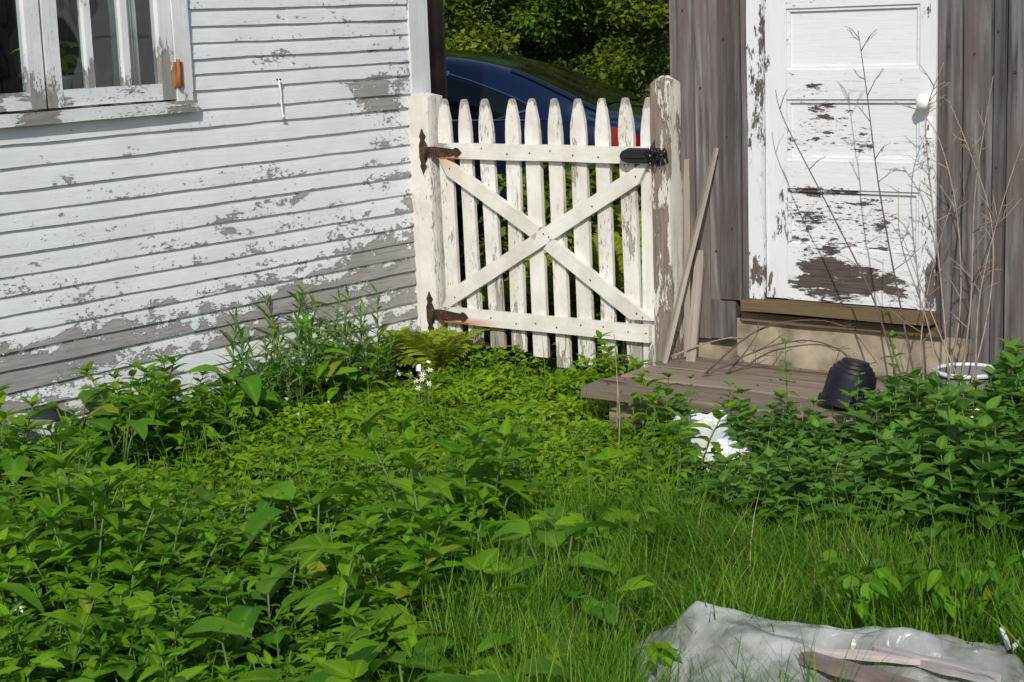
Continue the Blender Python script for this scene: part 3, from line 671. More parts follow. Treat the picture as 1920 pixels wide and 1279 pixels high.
# ------------------------------------------------------------------ sticks leaning on the shed
def stick(px0, px1, w, label, sq=True):
    a, b = Vector(px0), Vector(px1); d = b - a; L = d.length
    m = Matrix.Translation(a) @ d.to_track_quat('Z', 'Y').to_matrix().to_4x4()
    V, F = [], []; n = 8
    for j in range(n + 1):
        z = L * j / n; ww = w * (1 if j < n else .75)
        for (x, y) in ((-1, -.5), (1, -.5), (1, .5), (-1, .5)): V.append((x * ww + .003 * noise.noise((z * 3, 0, L)), y * ww + .003 * noise.noise((0, z * 3, L)), z))
    for j in range(n):
        for k in range(4): k2 = (k + 1) % 4; F.append((j * 4 + k, j * 4 + k2, (j + 1) * 4 + k2, (j + 1) * 4 + k))
    F += [(3, 2, 1, 0), tuple(n * 4 + k for k in range(4))]
    tag(obj('wooden_stick', mesh('wooden_stick', V, F, STICK), None, GM @ m), label, 'stick')
stick((.645, -.13, .168), (.800, .060, 1.055), .0165, 'long pale wooden stick leaning at a slant against the shed boards')
stick((.690, -.02, .168), (.648, .070, 1.005), .013, 'thin upright lath leaning close behind the weathered gate post')
stick((.735, -.06, .168), (.700, .080, .62), .020, 'short split stake leaning on the shed beside the long stick')

# ------------------------------------------------------------------ pole behind the gate
pl_ = tag(empty('metal_pole', Matrix.Translation((-.352, 9.45, 0))), 'dark brown metal pole standing behind the gate in front of the car', 'pole')
obj('shaft', mesh('shaft', *tube_vf([(0, 0, -.05), (0, 0, 1.3), (0, 0, 3.2)], [.052, .051, .050], 20), BRNM, True), pl_)
obj('cap', mesh('cap', *lathe_vf([(.001, 3.23), (.05, 3.225), (.06, 3.2), (.06, 3.15), (.05, 3.15)], 20), BRNM, True), pl_)
obj('collar', mesh('collar', *lathe_vf([(.052, 0), (.10, 0), (.10, .015), (.06, .03), (.052, .06)], 20), BRNM, True), pl_)

# ------------------------------------------------------------------ car
CARP = NT('car_paint'); CARP.base((.0055, .0145, .053), .18, .55); CARP.p.inputs['Coat Weight'].default_value = 1.0; CARP.p.inputs['Coat Roughness'].default_value = .04
n_ = CARP.noise(CARP.coord(), 1.5, 2); CARP.bump(n_, .02, .01); CARP = CARP.m
CGL = NT('car_glass'); CGL.base((.004, .006, .007), .05, 0, .45); CGL = CGL.m
CHROME = mat_plain('chrome', (.55, .56, .58), .18, 1.0, .05)
TYRE = mat_plain('tyre_rubber', (.018, .018, .018), .8); ALLOY = mat_plain('alloy', (.12, .12, .125), .45, .8, .08)
TLITE = NT('tail_light_red'); TLITE.base((.16, .003, .004), .5, 0, .08); TLITE.p.inputs['Coat Weight'].default_value = .0; TLITE = TLITE.m
BLKT = mat_plain('black_trim', (.012, .012, .013), .5)
car = tag(empty('parked_car', Matrix.Translation((-.86, 12.10, 0)) @ Matrix.Rotation(R(180 - 19), 4, 'Z')), 'dark blue four-door car parked behind the picket gate', 'car')
ST = np.array([  # x, top z, roof half width, edge drop, belt z, belt half width, mid half width, mid z, sill half width, sill z
 [-2.14, .86, .50, .02, .80, .66, .70, .60, .62, .32], [-2.06, .955, .60, .03, .89, .76, .80, .62, .72, .26], [-1.93, 1.005, .64, .03, .945, .81, .86, .64, .78, .22],
 [-1.74, 1.045, .65, .035, .97, .835, .89, .65, .82, .20], [-1.50, 1.155, .60, .05, .98, .845, .90, .65, .84, .20], [-1.15, 1.305, .565, .06, .985, .85, .90, .65, .85, .20],
 [-.75, 1.395, .55, .06, .985, .85, .90, .65, .85, .20], [-.20, 1.430, .555, .06, .975, .85, .90, .65, .85, .20], [.30, 1.410, .555, .06, .965, .85, .90, .65, .85, .20],
 [.70, 1.30, .58, .06, .955, .85, .90, .64, .85, .20], [1.10, 1.10, .64, .05, .945, .845, .89, .63, .84, .20], [1.40, .985, .66, .035, .915, .83, .88, .62, .82, .20],
 [1.80, .93, .62, .03, .86, .80, .86, .60, .80, .22], [2.15, .86, .56, .03, .78, .74, .80, .56, .74, .24], [2.36, .74, .46, .03, .66, .60, .64, .50, .60, .28]])
def csec(x):
    i = int(np.clip(np.searchsorted(ST[:, 0], x) - 1, 0, len(ST) - 2)); a, b = ST[i], ST[i + 1]
    p, q = ST[max(i - 1, 0)], ST[min(i + 2, len(ST) - 1)]; h_ = b[0] - a[0]; t = (x - a[0]) / h_
    ma = (b - p) / max(b[0] - p[0], 1e-6) * h_; mb = (q - a) / max(q[0] - a[0], 1e-6) * h_
    return (2 * t**3 - 3 * t**2 + 1) * a + (t**3 - 2 * t**2 + t) * ma + (-2 * t**3 + 3 * t**2) * b + (t**3 - t**2) * mb
def cpt(x, s):
    """s 0 centre of the top, 2 roof edge, 3 belt, 4 widest, 5 sill"""
    c = csec(x); P = [(0, c[1]), (c[2] * .62, c[1] - c[3] * .28), (c[2], c[1] - c[3]), (c[5], c[4]), (c[6], c[7]), (c[8], c[9])]
    i = int(min(s, 4.9999)); t = s - i; a, b = np.array(P[i]), np.array(P[i + 1])
    if i in (2,): r = a + (b - a) * t + np.array([.035 * math.sin(math.pi * t), 0])
    elif i == 3: r = a + (b - a) * t + np.array([.02 * math.sin(math.pi * t), 0])
    elif i == 4: r = a + (b - a) * t + np.array([.03 * math.sin(math.pi * t), 0])
    else:
        r = a + (b - a) * t + np.array([0, (.012 if i == 0 else .022) * math.sin(math.pi * t)])
    return r
def cpatch(f, nu, nv, off, mat, name, parent, side=1, th=.004):
    V, F = [], []
    for j in range(nv + 1):
        for i in range(nu + 1):
            x, s = f(i / nu, j / nv); y, z = cpt(x, abs(s)); sg = -1 if s < 0 else 1
            e = .01; y1, z1 = cpt(x, min(abs(s) + e, 4.999)); y0, z0 = cpt(x, max(abs(s) - e, 0)); d = np.array([y1 - y0, z1 - z0]); nn = np.array([-d[1], d[0]]); nn = nn / (np.linalg.norm(nn) + 1e-9)
            if abs(s) < 1.0: nn = np.array([0, 1.0])
            zx = (cpt(min(x + .02, 2.35), abs(s))[1] - cpt(max(x - .02, -2.13), abs(s))[1]) / .04
            V.append((x, (y + nn[0] * off) * sg * side, z + nn[1] * off))
    for j in range(nv):
        for i in range(nu): a = j * (nu + 1) + i; F.append((a, a + 1, a + nu + 2, a + nu + 1))
    o = obj(name, mesh(name, V, F, mat, True), parent); return o
xs_ = np.linspace(-2.14, 2.36, 96); ss_ = np.concatenate([np.linspace(-5, -2, 26)[:-1], np.linspace(-2, 2, 24)[:-1], np.linspace(2, 5, 26)])
V = [];
for x in xs_:
    for s in ss_:
        y, z = cpt(x, abs(s)); V.append((x, y * (1 if s > 0 else -1), z))
m = len(ss_); F = [(i * m + j, (i + 1) * m + j, (i + 1) * m + j + 1, i * m + j + 1) for i in range(len(xs_) - 1) for j in range(m - 1)]
F += [tuple(range(m)), tuple((len(xs_) - 1) * m + j for j in range(m - 1, -1, -1))] + [(i * m, i * m + m - 1, (i + 1) * m + m - 1, (i + 1) * m)[::-1] for i in range(len(xs_) - 1)]
obj('body', mesh('body', V, F, CARP, True), car)
wr = lambda t: -1.36 + (.62 * (1 - t / .55) ** 1.7 if t < .55 else .22 * ((t - .55) / .45) ** 1.3)       # rear end of the side glass: swept up into the roof line
wf = lambda t: .92 - .52 * (1 - t)
for sd in (1, -1):
    cpatch(lambda u, v: (wr(v) + (-.30 + .0 - wr(v)) * u, 2.22 + .72 * v), 12, 8, .006, CGL, 'side_window', car, sd)
    cpatch(lambda u, v: (-.26 + (wf(v) + .26) * u, 2.22 + .72 * v), 12, 8, .006, CGL, 'side_window', car, sd)
    cpatch(lambda u, v: (-1.36 + .62 + (1.15 - .08) * u - .02, 2.12 + .085 * v), 24, 1, .009, CHROME, 'window_trim', car, sd)
    cpatch(lambda u, v: ((wr(u) - .03) + .028 * v, 2.16 + .80 * u), 10, 1, .009, CHROME, 'window_trim', car, sd)
    cpatch(lambda u, v: (-1.38 + 2.3 * u, 2.96 + .035 * v), 24, 1, .008, CHROME, 'belt_trim', car, sd)
    cpatch(lambda u, v: (-2.13 + .30 * u, 3.05 + .42 * v), 8, 6, .008, TLITE, 'tail_light', car, sd)
    cpatch(lambda u, v: (.13 + .012 * u, 3.02 + 1.7 * v), 1, 10, .004, BLKT, 'door_gap', car, sd); cpatch(lambda u, v: (-.98 + .012 * u + .16 * (v > .55) * 0, 3.02 + 1.7 * v), 1, 10, .004, BLKT, 'door_gap', car, sd)
    for hx in (-.84, .26): cpatch(lambda u, v: (hx + .18 * u, 3.30 + .06 * v), 6, 2, .022, CARP, 'door_handle', car, sd)
cpatch(lambda u, v: (-1.74 + .60 * v, -1.86 + .16 * (v) + (3.72 - .32 * v) * u), 20, 12, .007, CGL, 'rear_window', car)
cpatch(lambda u, v: (.62 + .62 * v, -1.8 + 3.6 * u), 20, 10, .007, CGL, 'windscreen', car)
V, F = [], []
box('tail_light', -2.152, -2.11, .42, .70, .70, .86, TLITE, car, .01); box('tail_light', -2.152, -2.11, -.70, -.42, .70, .86, TLITE, car, .01)
box('bumper', -2.20, -1.95, -.70, .70, .36, .58, CARP, car, .04); box('number_plate', -2.165, -2.145, -.16, .16, .66, .78, WHTP, car, .004)
for x in (-1.32, 1.42):
    for sd in (1, -1):
        w = empty('wheel', Matrix.Translation((x, .80 * sd, .325)) @ Matrix.Rotation(R(90 if sd < 0 else -90), 4, 'X'), car)
        obj('tyre', mesh('tyre', *lathe_vf([(.20, -.10), (.30, -.10), (.325, -.07), (.325, .07), (.30, .10), (.21, .105)], 28), TYRE, True), w)
        parts = [lathe_vf([(.21, .09), (.19, .08), (.185, .02)], 28)] + [tube_vf([(.03 * math.cos(a), .03 * math.sin(a), .09), (.2 * math.cos(a), .2 * math.sin(a), .085)], [.03, .022], 6) for a in [k * math.pi * .4 for k in range(5)]] + [lathe_vf([(.001, .11), (.05, .105), (.055, .07)], 16), lathe_vf([(.001, .0), (.2, .0)], 16)]
        obj('rim', mesh('rim', *join_vf(parts), ALLOY, True), w)

# ------------------------------------------------------------------ trees
tl = np.array([(0, -.5, 0), (.45, -.42, .12), (.45, .42, .12), (0, .5, 0), (1.0, 0, -.1)]); tl = np.array([(0, 0, 0), (.5, -.32, .10), (1.0, 0, -.12), (.5, .32, .10)]); TLF = np.array([(0, 1, 2, 3)])
def tree(name, x, y, h, r, n, mat, label, cat='tree', group=None, leaf=.085, low=.05, seed=0, clumps=70):
    q = np.random.default_rng(seed); t = tag(empty(name, Matrix.Translation((x, y, 0))), label, cat, group)
    pts = [(0, 0, -.1), (.05 * math.sin(seed), .04, h * .3), (.12 * math.cos(seed * 2), .1 * math.sin(seed), h * .6), (.1, .05, h * .92)]; parts = [tube_vf(pts, [r * .075, r * .06, r * .04, r * .012], 8)]
    for k in range(9):
        a = k * 2.4 + seed; z0 = h * (.18 + .07 * k); e = r * (.85 - .04 * k)
        parts.append(tube_vf([(0, 0, z0), (e * .5 * math.cos(a), e * .5 * math.sin(a), z0 + .1 * h), (e * math.cos(a), e * math.sin(a), z0 + .17 * h)], [r * .03, r * .02, r * .006], 5))
    obj('trunk', mesh('trunk', *join_vf(parts), BARK, True), t)
    # clumps through an uneven crown, leaves thrown round each clump
    u = q.normal(size=(clumps, 3)); u /= np.linalg.norm(u, axis=1)[:, None]; rad = q.random(clumps) ** .38 * (.72 + .42 * q.random(clumps))
    c = u * rad[:, None] * np.array([r, r, h * (1 - low) * .5]) + np.array([0, 0, h * (.5 + low * .5)])
    cs = (.10 + .11 * q.random(clumps)) * r
    k = q.integers(0, clumps, n); d = q.normal(size=(n, 3)) * np.array([1, 1, .62]); p = c[k] + d * cs[k][:, None] * .62
    p = p[p[:, 2] > .05]; n = len(p)
    M4 = rotm(q.uniform(-.9, .9, n), q.uniform(-.6, 1.0, n), q.uniform(0, 6.283, n), leaf * (.6 + .8 * q.random(n)), p)
    rnd = np.clip(.5 * q.random(clumps)[k[:n] if len(k) > n else k] + .5 * q.random(n), 0, 1)
    obj('crown', scatter('crown', tl, TLF, M4, mat, rnd, rib=np.zeros(4)), t); return t
TR = [(-1.25, 16.2, 4.2, 1.5, 26000, L_TREE, 'bushy yellow-green tree beyond the car, beside the dark pole'), (.15, 16.9, 3.6, 1.35, 24000, L_TREE2, 'dark green shrubby tree directly behind the car roof'),
      (1.55, 16.0, 4.4, 1.25, 26000, L_TREE, 'yellow-leaved tree behind the car, next to the shed wall'), (.75, 18.8, 5.5, 2.0, 26000, L_TREE, 'tall light green tree rising behind the shrubby trees'),
      (-1.2, 19.2, 6.0, 2.3, 24000, L_TREE2, 'tall dark tree at the back beyond the pole'), (2.6, 18.6, 5.5, 2.0, 16000, L_TREE2, 'dark tree at the back beside the shed corner'),
      (-3.2, 17.0, 5.0, 2.0, 7000, L_TREE, 'light green tree behind the house'), (4.6, 17.4, 5.0, 2.0, 7000, L_TREE, 'light green tree behind the shed')]
for i, a in enumerate(TR): tree('tree', *a[:6], a[6], 'tree', 'trees beyond the car', .062, .0, i + 3, 130)
for i, (x, y) in enumerate([(-5, 22), (-2.2, 22.5), (.4, 22), (3, 22.5), (5.8, 22)]):
    tree('tree', x, y, 7.0, 2.6, 6000, L_TREE2, 'dark tree in the far row that closes the background', 'tree', 'far row of dark trees', .17, .0, i + 40, 80)

for i, (x, y) in enumerate([(13, 2.6), (13.6, 5.6), (13.2, 8.6)]):  # added out of view so the window panes reflect dark green
    tree('tree', x, y, 6.0, 2.1, 5000, L_TREE2, 'dark tree out of view beyond the shed, added for the window reflection', 'tree', 'unseen trees added for the window reflection', .14, .0, i + 60, 80)

# ------------------------------------------------------------------ plants: prototypes
class Kind:
    def __init__(s, name, label, cat, group, leaf_meshes, stem_mat, protos):
        s.name, s.label, s.cat, s.group, s.lm, s.pr = name, label, cat, group, leaf_meshes, []
        for seed, f in protos:
            st, lv = f(random.Random(seed)); s.pr.append((mesh('stem', *join_vf(st), stem_mat, True) if st else None, lv))
    def put(s, i, m, label=None):
        st, lv = s.pr[i % len(s.pr)]; e = tag(empty(s.name, m), label or s.label, s.cat, s.group)
        if st: obj('stem', st, e)
        for k, lm in lv: obj('leaf', s.lm[k % len(s.lm)], e, lm)
        return e
def lmat(p, az, pitch, s, roll=0.0):
    return Matrix.Translation(p) @ Matrix.Rotation(az, 4, 'Z') @ Matrix.Rotation(-pitch, 4, 'Y') @ Matrix.Rotation(roll, 4, 'X') @ Matrix.Scale(s, 4)
def opposite(h, nodes, smax, pitch0, pitch1, lean=.06, petiole=.0, base=.22, top=True, nl=3):
    """upright stem with leaves in crossed pairs (mint, phlox)"""
    def f(r):
        bx, by = r.uniform(-lean, lean), r.uniform(-lean, lean); H = h * r.uniform(.85, 1.1)
        P = lambda t: Vector((bx * t * t, by * t * t, H * t)); st = [tube_vf([P(0), P(.35), P(.7), P(1)], [.0035, .003, .0025, .0015], 5)]; lv = []; a = r.uniform(0, 6.28)
        for k in range(nodes):
            t = base + (1 - base) * (k / (nodes - 1)) ** .85; q = k / (nodes - 1)
            s = smax * (.60 + .40 * math.sin(math.pi * min(1, q * .8 + .12))) * (1 - .30 * q ** 4)
            for d in (0, math.pi):
                az = a + d + r.uniform(-.25, .25); lv.append((r.randrange(nl), lmat(P(t) + Vector((math.cos(az), math.sin(az), 0)) * petiole * s, az, pitch0 + (pitch1 - pitch0) * q + r.uniform(-.25, .25), s * r.uniform(.85, 1.12), r.uniform(-.3, .3))))
            a += math.pi / 2 + r.uniform(-.2, .2)
        if top:
            for d in range(3):
                az = a + d * 2.1; lv.append((r.randrange(nl), lmat(P(1), az, .75 + r.uniform(-.25, .25), smax * .55)))
        return st, lv
    return f
def alternate(h, n, smax, pitch, lean=.08, base=.1, turn=2.4, nl=3, grow=.5):
    def f(r):
        bx, by = r.uniform(-lean, lean), r.uniform(-lean, lean); H = h * r.uniform(.85, 1.12)
        P = lambda t: Vector((bx * t * t, by * t * t, H * t)); st = [tube_vf([P(0), P(.35), P(.7), P(1)], [.0035, .003, .0025, .0012], 5)]; lv = []
        for k in range(n):
            t = base + (1 - base) * k / (n - 1); az = k * turn + r.uniform(-.3, .3)
            lv.append((r.randrange(nl), lmat(P(t), az, pitch + .7 * t + r.uniform(-.25, .25), smax * (1 - grow * t) * r.uniform(.85, 1.15), r.uniform(-.3, .3))))
        return st, lv
    return f
def rosette(n, h, smax, nl=3):
    """big leaves on stalks from one crown"""
    def f(r):
        st, lv = [], []
        for k in range(n):
            az = k * 2.4 + r.uniform(-.4, .4); e = r.uniform(.03, .09); z = h * r.uniform(.55, 1.1) * (1 - .05 * k); p = Vector((e * math.cos(az), e * math.sin(az), z))
            st.append(tube_vf([(0, 0, 0), p * .55 + Vector((0, 0, .02)), p], [.004, .003, .0025], 5)); lv.append((r.randrange(nl), lmat(p, az, r.uniform(-.15, .55), smax * r.uniform(.7, 1.15), r.uniform(-.4, .4))))
        return st, lv
    return f
mint_l = [leaf_mesh('mint_leaf', L_MINT, L=1, Wd=w, n=5, droop=d, fold=f, peak=.42, tip=.8) for w, d, f in ((.62, .30, .14), (.68, .15, .20), (.58, .45, .10))]
lance_l = [leaf_mesh('lance_leaf', L_LANCE, L=1, Wd=w, n=9, droop=d, fold=f, peak=.40, tip=.9, saw=.08, twist=tw_, wav=.008) for w, d, f, tw_ in ((.40, .35, .18, .06), (.45, .18, .14, -.08), (.36, .55, .22, .1), (.33, .8, .2, -.05))]
ovate_l = [leaf_mesh('ovate_leaf', L_OVATE, L=1, Wd=w, n=5, droop=d, fold=f, peak=.38, tip=.75) for w, d, f in ((.62, .40, .14), (.70, .2, .10), (.56, .6, .18))]
big_l = [leaf_mesh('big_leaf', L_BIG, L=1, Wd=w, n=8, droop=d, fold=f, peak=.36, tip=.7, notch=.10, wav=.012) for w, d, f in ((.70, .45, .18), (.78, .3, .14), (.64, .6, .22))]
def trif(seed, Wd, droop):
    V, F, rib = [], [], []
    for a, l in ((0, 1.0), (1.05, .8), (-1.05, .8)):
        v, f, rb = leaf_vf(.62 * l, Wd * l, 8, droop, .16, .40, .75, .01, 0, .10); k = len(V); m = Matrix.Rotation(a, 4, 'Z') @ Matrix.Translation((.05, 0, 0))
        V += [tuple(Vector((.32, 0, 0)) + (m @ Vector(q))) for q in v]; F += [tuple(i + k for i in q) for q in f]; rib += rb
    v, f = tube_vf([(0, 0, 0), (.2, 0, .02), (.36, 0, 0)], [.012, .01, .008], 4); k = len(V); V += [tuple(q) for q in v]; F += [tuple(i + k for i in q) for q in f]; rib += [.6] * len(v)
    return mesh('trifoliate_leaf', V, F, L_OVATE, True, {'rib': rib})
trif_l = [trif(0, .34, .4), trif(1, .38, .2), trif(2, .32, .65)]
gold_l = [leaf_mesh('narrow_leaf', L_GOLD, L=1, Wd=w, n=5, droop=d, fold=f, peak=.42, tip=.9) for w, d, f in ((.17, .30, .2), (.20, .5, .2), (.15, .15, .2))]
vine_l = [leaf_mesh('vine_leaf', L_VINE, L=1, Wd=w, n=5, droop=d, fold=f, peak=.36, tip=.75) for w, d, f in ((.62, .35, .12), (.70, .2, .10), (.56, .5, .16))]
MINT = Kind('mint_plant', 'mint plant with crossed pairs of oval leaves', 'plant', 'mint plants round the wooden step', mint_l, STEMG, [(i, opposite(.34, 7, .096, .0, .50)) for i in range(5)])
MINTT = Kind('mint_plant', 'tall single mint stem standing up in front of the wooden step', 'plant', 'tall mint stems before the step', mint_l, STEMG, [(i + 9, opposite(.46, 10, .062, .0, .5)) for i in range(3)])
LANCE = Kind('phlox_plant', 'weed with paired lance-shaped green leaves', 'plant', 'lance-leaved weeds across the yard', lance_l, STEMG, [(i + 20, opposite(.29, 8, .092, .05, .70, .07, 0, .16)) for i in range(5)])
OVATE = Kind('broadleaf_weed', 'low weed with yellow-green ovate leaves', 'plant', 'ovate-leaved weeds across the yard', ovate_l, STEMG, [(i + 30, alternate(.20, 10, .068, -.15, .06)) for i in range(5)])
BIG = Kind('large_leaf_plant', 'plant with broad stalked leaves', 'plant', 'broad-leaved plants among the weeds', big_l, STEMG, [(i + 40, rosette(7, .24, .115)) for i in range(4)])
GOLD = Kind('goldenrod_stem', 'upright narrow-leaved stem', 'plant', 'tall narrow-leaved stems along the house wall', gold_l, STEMG, [(i + 50, alternate(.42, 24, .115, .35, .07, .12, 2.4, 3, .35)) for i in range(4)])

TRIF = Kind('trifoliate_weed', 'weed with toothed three-part leaves', 'plant', 'three-leaved weeds across the yard', trif_l, STEMG, [(i + 60, rosette(7, .24, .125)) for i in range(4)])
# where things grow (world x, y); the two building lines bound the yard
Hn = Vector((math.sin(R(51.6)), -math.cos(R(51.6)), 0)); Hd = Vector((math.cos(R(51.6)), math.sin(R(51.6)), 0)); HO = Vector((-.447, 8.123, 0)); GO = Vector((.211, 7.601, 0)); Gd = Vector((math.cos(R(-38.4)), math.sin(R(-38.4)), 0)); Gn = -Vector((-math.sin(R(-38.4)), math.cos(R(-38.4)), 0))
def wallf(x, y): v = Vector((x, y, 0)) - HO; return v.dot(Hn), v.dot(Hd)       # distance from the house wall, position along it
def gatef(x, y): v = Vector((x, y, 0)) - GO; return v.dot(Gn), v.dot(Gd)       # distance in front of the gate line, position along it
def onstep(x, y, pad=.03):
    a, b = gatef(x, y); return (a < .74 + pad and .58 - pad < b < 1.87 + pad) or (a < .03) or (a < .34 and 1.84 < b < 2.16)
TARP = [(.26, 4.02), (.42, 3.97), (1.14, 3.80), (1.24, 3.0), (.20, 3.0)]
def inpoly(x, y, P):
    c = False
    for i in range(len(P)):
        (x1, y1), (x2, y2) = P[i], P[i - 1]
        if (y1 > y) != (y2 > y) and x < (x2 - x1) * (y - y1) / (y2 - y1) + x1: c = not c
    return c
def free(x, y):
    if wallf(x, y)[1] > -.55 and wallf(x, y)[0] < .55 and gatef(x, y)[0] < .55 and gatef(x, y)[1] < -.35: return False
    if .12 < x < 1.3 and y < 3.9: return False
    a_, b_ = gatef(x, y)
    if inpoly(x, y, [(.62, 5.75), (.74, 5.75), (.88, 6.35), (.62, 6.35)]): return False
    return wallf(x, y)[0] > .05 and gatef(x, y)[0] > .03 and not onstep(x, y) and not inpoly(x, y, TARP)
def wob(x, y, k=0): return .16 * noise.noise((x * 1.6, y * 1.6, k)) + .08 * noise.noise((x * 4, y * 4, k + 5))
def mintzone(x, y):   # in front of and beside the step
    return x + wob(x, y, 1) > .52 and y + .6 * wob(x, y, 12) > 5.02 - .42 * (x - .5) - .45 * max(0, x - .85)
def grasszone(x, y):
    return (x + wob(x, y, 2) > -.05 + max(0, 4.3 - y) * -.45 and y < 5.0 + wob(x, y, 3) and x < 1.45) and not mintzone(x, y)
def coverzone(x, y):  # the bright yellow-green carpet that runs up to the gate
    a, b = wallf(x, y); return y > 5.25 + wob(x, y, 4) and a > .42 + max(0, 6.6 - y) * .30 + wob(x, y, 6) and x < .50 + wob(x, y, 7)
def clump(x, y): return max(.55, min(1.5, 1.0 + .95 * noise.noise((x * 2.1, y * 2.1, 21)) + .3 * noise.noise((x * 6, y * 6, 3))))
def thin(x, y): return noise.noise((x * 2.6, y * 2.6, 33)) + .5 * noise.noise((x * 7, y * 7, 2)) < -.30
def barezone(x, y): return ((x + .29) / .20) ** 2 + ((y - 5.50) / .17) ** 2 < 1
taken = {}
LM = [('beside the plastic sheet', .70, 4.1), ('close to the wooden step', .95, 6.35), ('round the upturned black pot', 1.25, 5.95), ('near the grey bucket', 1.62, 6.2), ('along the clapboard wall', -1.25, 6.75), ('below the window by the house wall', -1.95, 6.0),
      ('near the fern and white flowers', -.45, 7.0), ('by the bare straw patch', -.29, 5.5), ('at the foot of the gate', .15, 7.3), ('round the lone white star flower', -1.25, 4.1), ('at the edge of the long grass', .0, 4.6), ('behind the white plastic scraps', .95, 5.8), ('in the thick of the weeds facing the window', -1.1, 5.2), ('between the step and the long grass', .8, 5.0), ('below the dry stalks', 1.6, 5.5), ('in the open front of the yard', -.5, 3.7)]
def near(x, y): return min(LM, key=lambda l: (l[1] - x) ** 2 + (l[2] - y) ** 2)[0]
def spaced(x, y, d):
    k = (int(x // .06), int(y // .06)); n = int(d / .06) + 1
    for i in range(-n, n + 1):
        for j in range(-n, n + 1):
            for (a, b) in taken.get((k[0] + i, k[1] + j), ()):
                if (a - x) ** 2 + (b - y) ** 2 < d * d: return False
    taken.setdefault(k, []).append((x, y)); return True
prg = random.Random(99)
def place(kind, n, pred, d, sc=(.85, 1.15), bb=(-2.4, 2.1, 2.9, 8.0), tilt=.10, sink=.0, tries=40000, sfun=None):
    c = 0
    for _ in range(tries):
        if c >= n: break
        x, y = prg.uniform(bb[0], bb[1]), prg.uniform(bb[2], bb[3])
        if abs(x) > y * .315 + .12 or not free(x, y) or not pred(x, y) or not spaced(x, y, d): continue
        s = prg.uniform(*sc) * (sfun(x, y) if sfun else 1)
        kind.put(prg.randrange(9), Matrix.Translation((x, y, gh(x, y) - .02)) @ Matrix.Rotation(prg.uniform(0, 6.28), 4, 'Z') @ Matrix.Rotation(prg.uniform(-tilt, tilt), 4, 'X') @ Matrix.Rotation(prg.uniform(-tilt, tilt), 4, 'Y') @ Matrix.Scale(s, 4), ('tall ' if s > 1.1 else 'small ' if s < .82 else '') + kind.label + ' ' + near(x, y)); c += 1
    return c
for (x, y, s) in ((.78, 6.02, .78), (.98, 6.02, .92), (1.20, 5.92, .86), (1.36, 6.0, 1.02), (.62, 5.95, .72)):
    MINTT.put(int(x * 100), Matrix.Translation((x, y, -.02)) @ Matrix.Rotation(x * 7, 4, 'Z') @ Matrix.Scale(s, 4)); taken.setdefault((int(x // .06), int(y // .06)), []).append((x, y))
place(BIG, 62, lambda x, y: not mintzone(x, y) and not coverzone(x, y) and (x < .25) and not barezone(x, y), .21, (.7, 1.35))
place(GOLD, 30, lambda x, y: wallf(x, y)[0] < .38 and -1.35 < wallf(x, y)[1] < -.30, .075, (.65, 1.12))
place(TRIF, 75, lambda x, y: not mintzone(x, y) and not coverzone(x, y) and not barezone(x, y) and x < .35, .16, (.6, 1.25))
place(MINT, 260, mintzone, .062, (.75, 1.15), sfun=lambda x, y: .76 + .20 * sstep(1.0, 1.35, x) + .10 * sstep(1.25, 1.75, x) - .22 * blob(x, y, 1.58, 6.0, .22, .6) - .40 * blob(x, y, .68, 5.55, .20, .40) + .12 * sstep(5.4, 4.7, y) + .12 * sstep(1.0, 1.2, x))
place(LANCE, 270, lambda x, y: not mintzone(x, y) and not coverzone(x, y) and not grasszone(x, y) and not barezone(x, y) and not thin(x, y), .068, (.7, 1.25), sfun=lambda x, y: (1.0 - .25 * sstep(4.3, 3.4, y)) * clump(x, y))
place(OVATE, 190, lambda x, y: not mintzone(x, y) and (not grasszone(x, y)) and y < 6.3 and not barezone(x, y), .055, (.7, 1.15))

# ------------------------------------------------------------------ stuff: carpet, undergrowth, creepers, grass, litter
def pts_in(n, pred, bb, over=14):
    out = []
    for _ in range(n * over):
        x, y = prg.uniform(bb[0], bb[1]), prg.uniform(bb[2], bb[3])
        if abs(x) > y * .33 + .2 or not pred(x, y): continue
        out.append((x, y))
        if len(out) >= n: break
    return np.array(out)
def carpet(name, n, pred, bb, L, Wd, hmax, mat, label, cat, up=.5, seed=0, hf=None):
    q = np.random.default_rng(seed); P = pts_in(n, pred, bb); n = len(P)
    V, F, rib = leaf_vf(1, Wd, 3, .35, .15, .42, .8)
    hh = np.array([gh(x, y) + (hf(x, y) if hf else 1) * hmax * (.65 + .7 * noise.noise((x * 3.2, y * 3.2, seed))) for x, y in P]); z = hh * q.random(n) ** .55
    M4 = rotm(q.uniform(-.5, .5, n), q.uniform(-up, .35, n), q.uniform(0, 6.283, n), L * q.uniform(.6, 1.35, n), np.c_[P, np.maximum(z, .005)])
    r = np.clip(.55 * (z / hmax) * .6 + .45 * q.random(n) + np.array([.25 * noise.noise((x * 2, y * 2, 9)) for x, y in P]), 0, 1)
    return tag(obj(name, scatter(name, np.array(V), np.array(F), M4, mat, r, rib)), label, cat, None, 'stuff')
carpet('ground_cover', 15000, lambda x, y: wallf(x, y)[0] > .03 and gatef(x, y)[0] > -.25 and not onstep(x, y, -.02) and coverzone(x, y), (-1.4, .9, 5.0, 8.3), .034, .55, .15, L_COVER, 'carpet of small yellow-green leaves running up to the gate', 'ground cover', .9, 1, lambda x, y: .75 + .5 * sstep(.5, .05, gatef(x, y)[0]))
carpet('undergrowth', 15000, lambda x, y: free(x, y) and not coverzone(x, y) and not barezone(x, y) and not (grasszone(x, y) and x > .15), (-2.4, 2.3, 2.9, 8.0), .048, .5, .16, L_UNDER, 'low dark green undergrowth beneath the taller weeds', 'undergrowth', .6, 2)
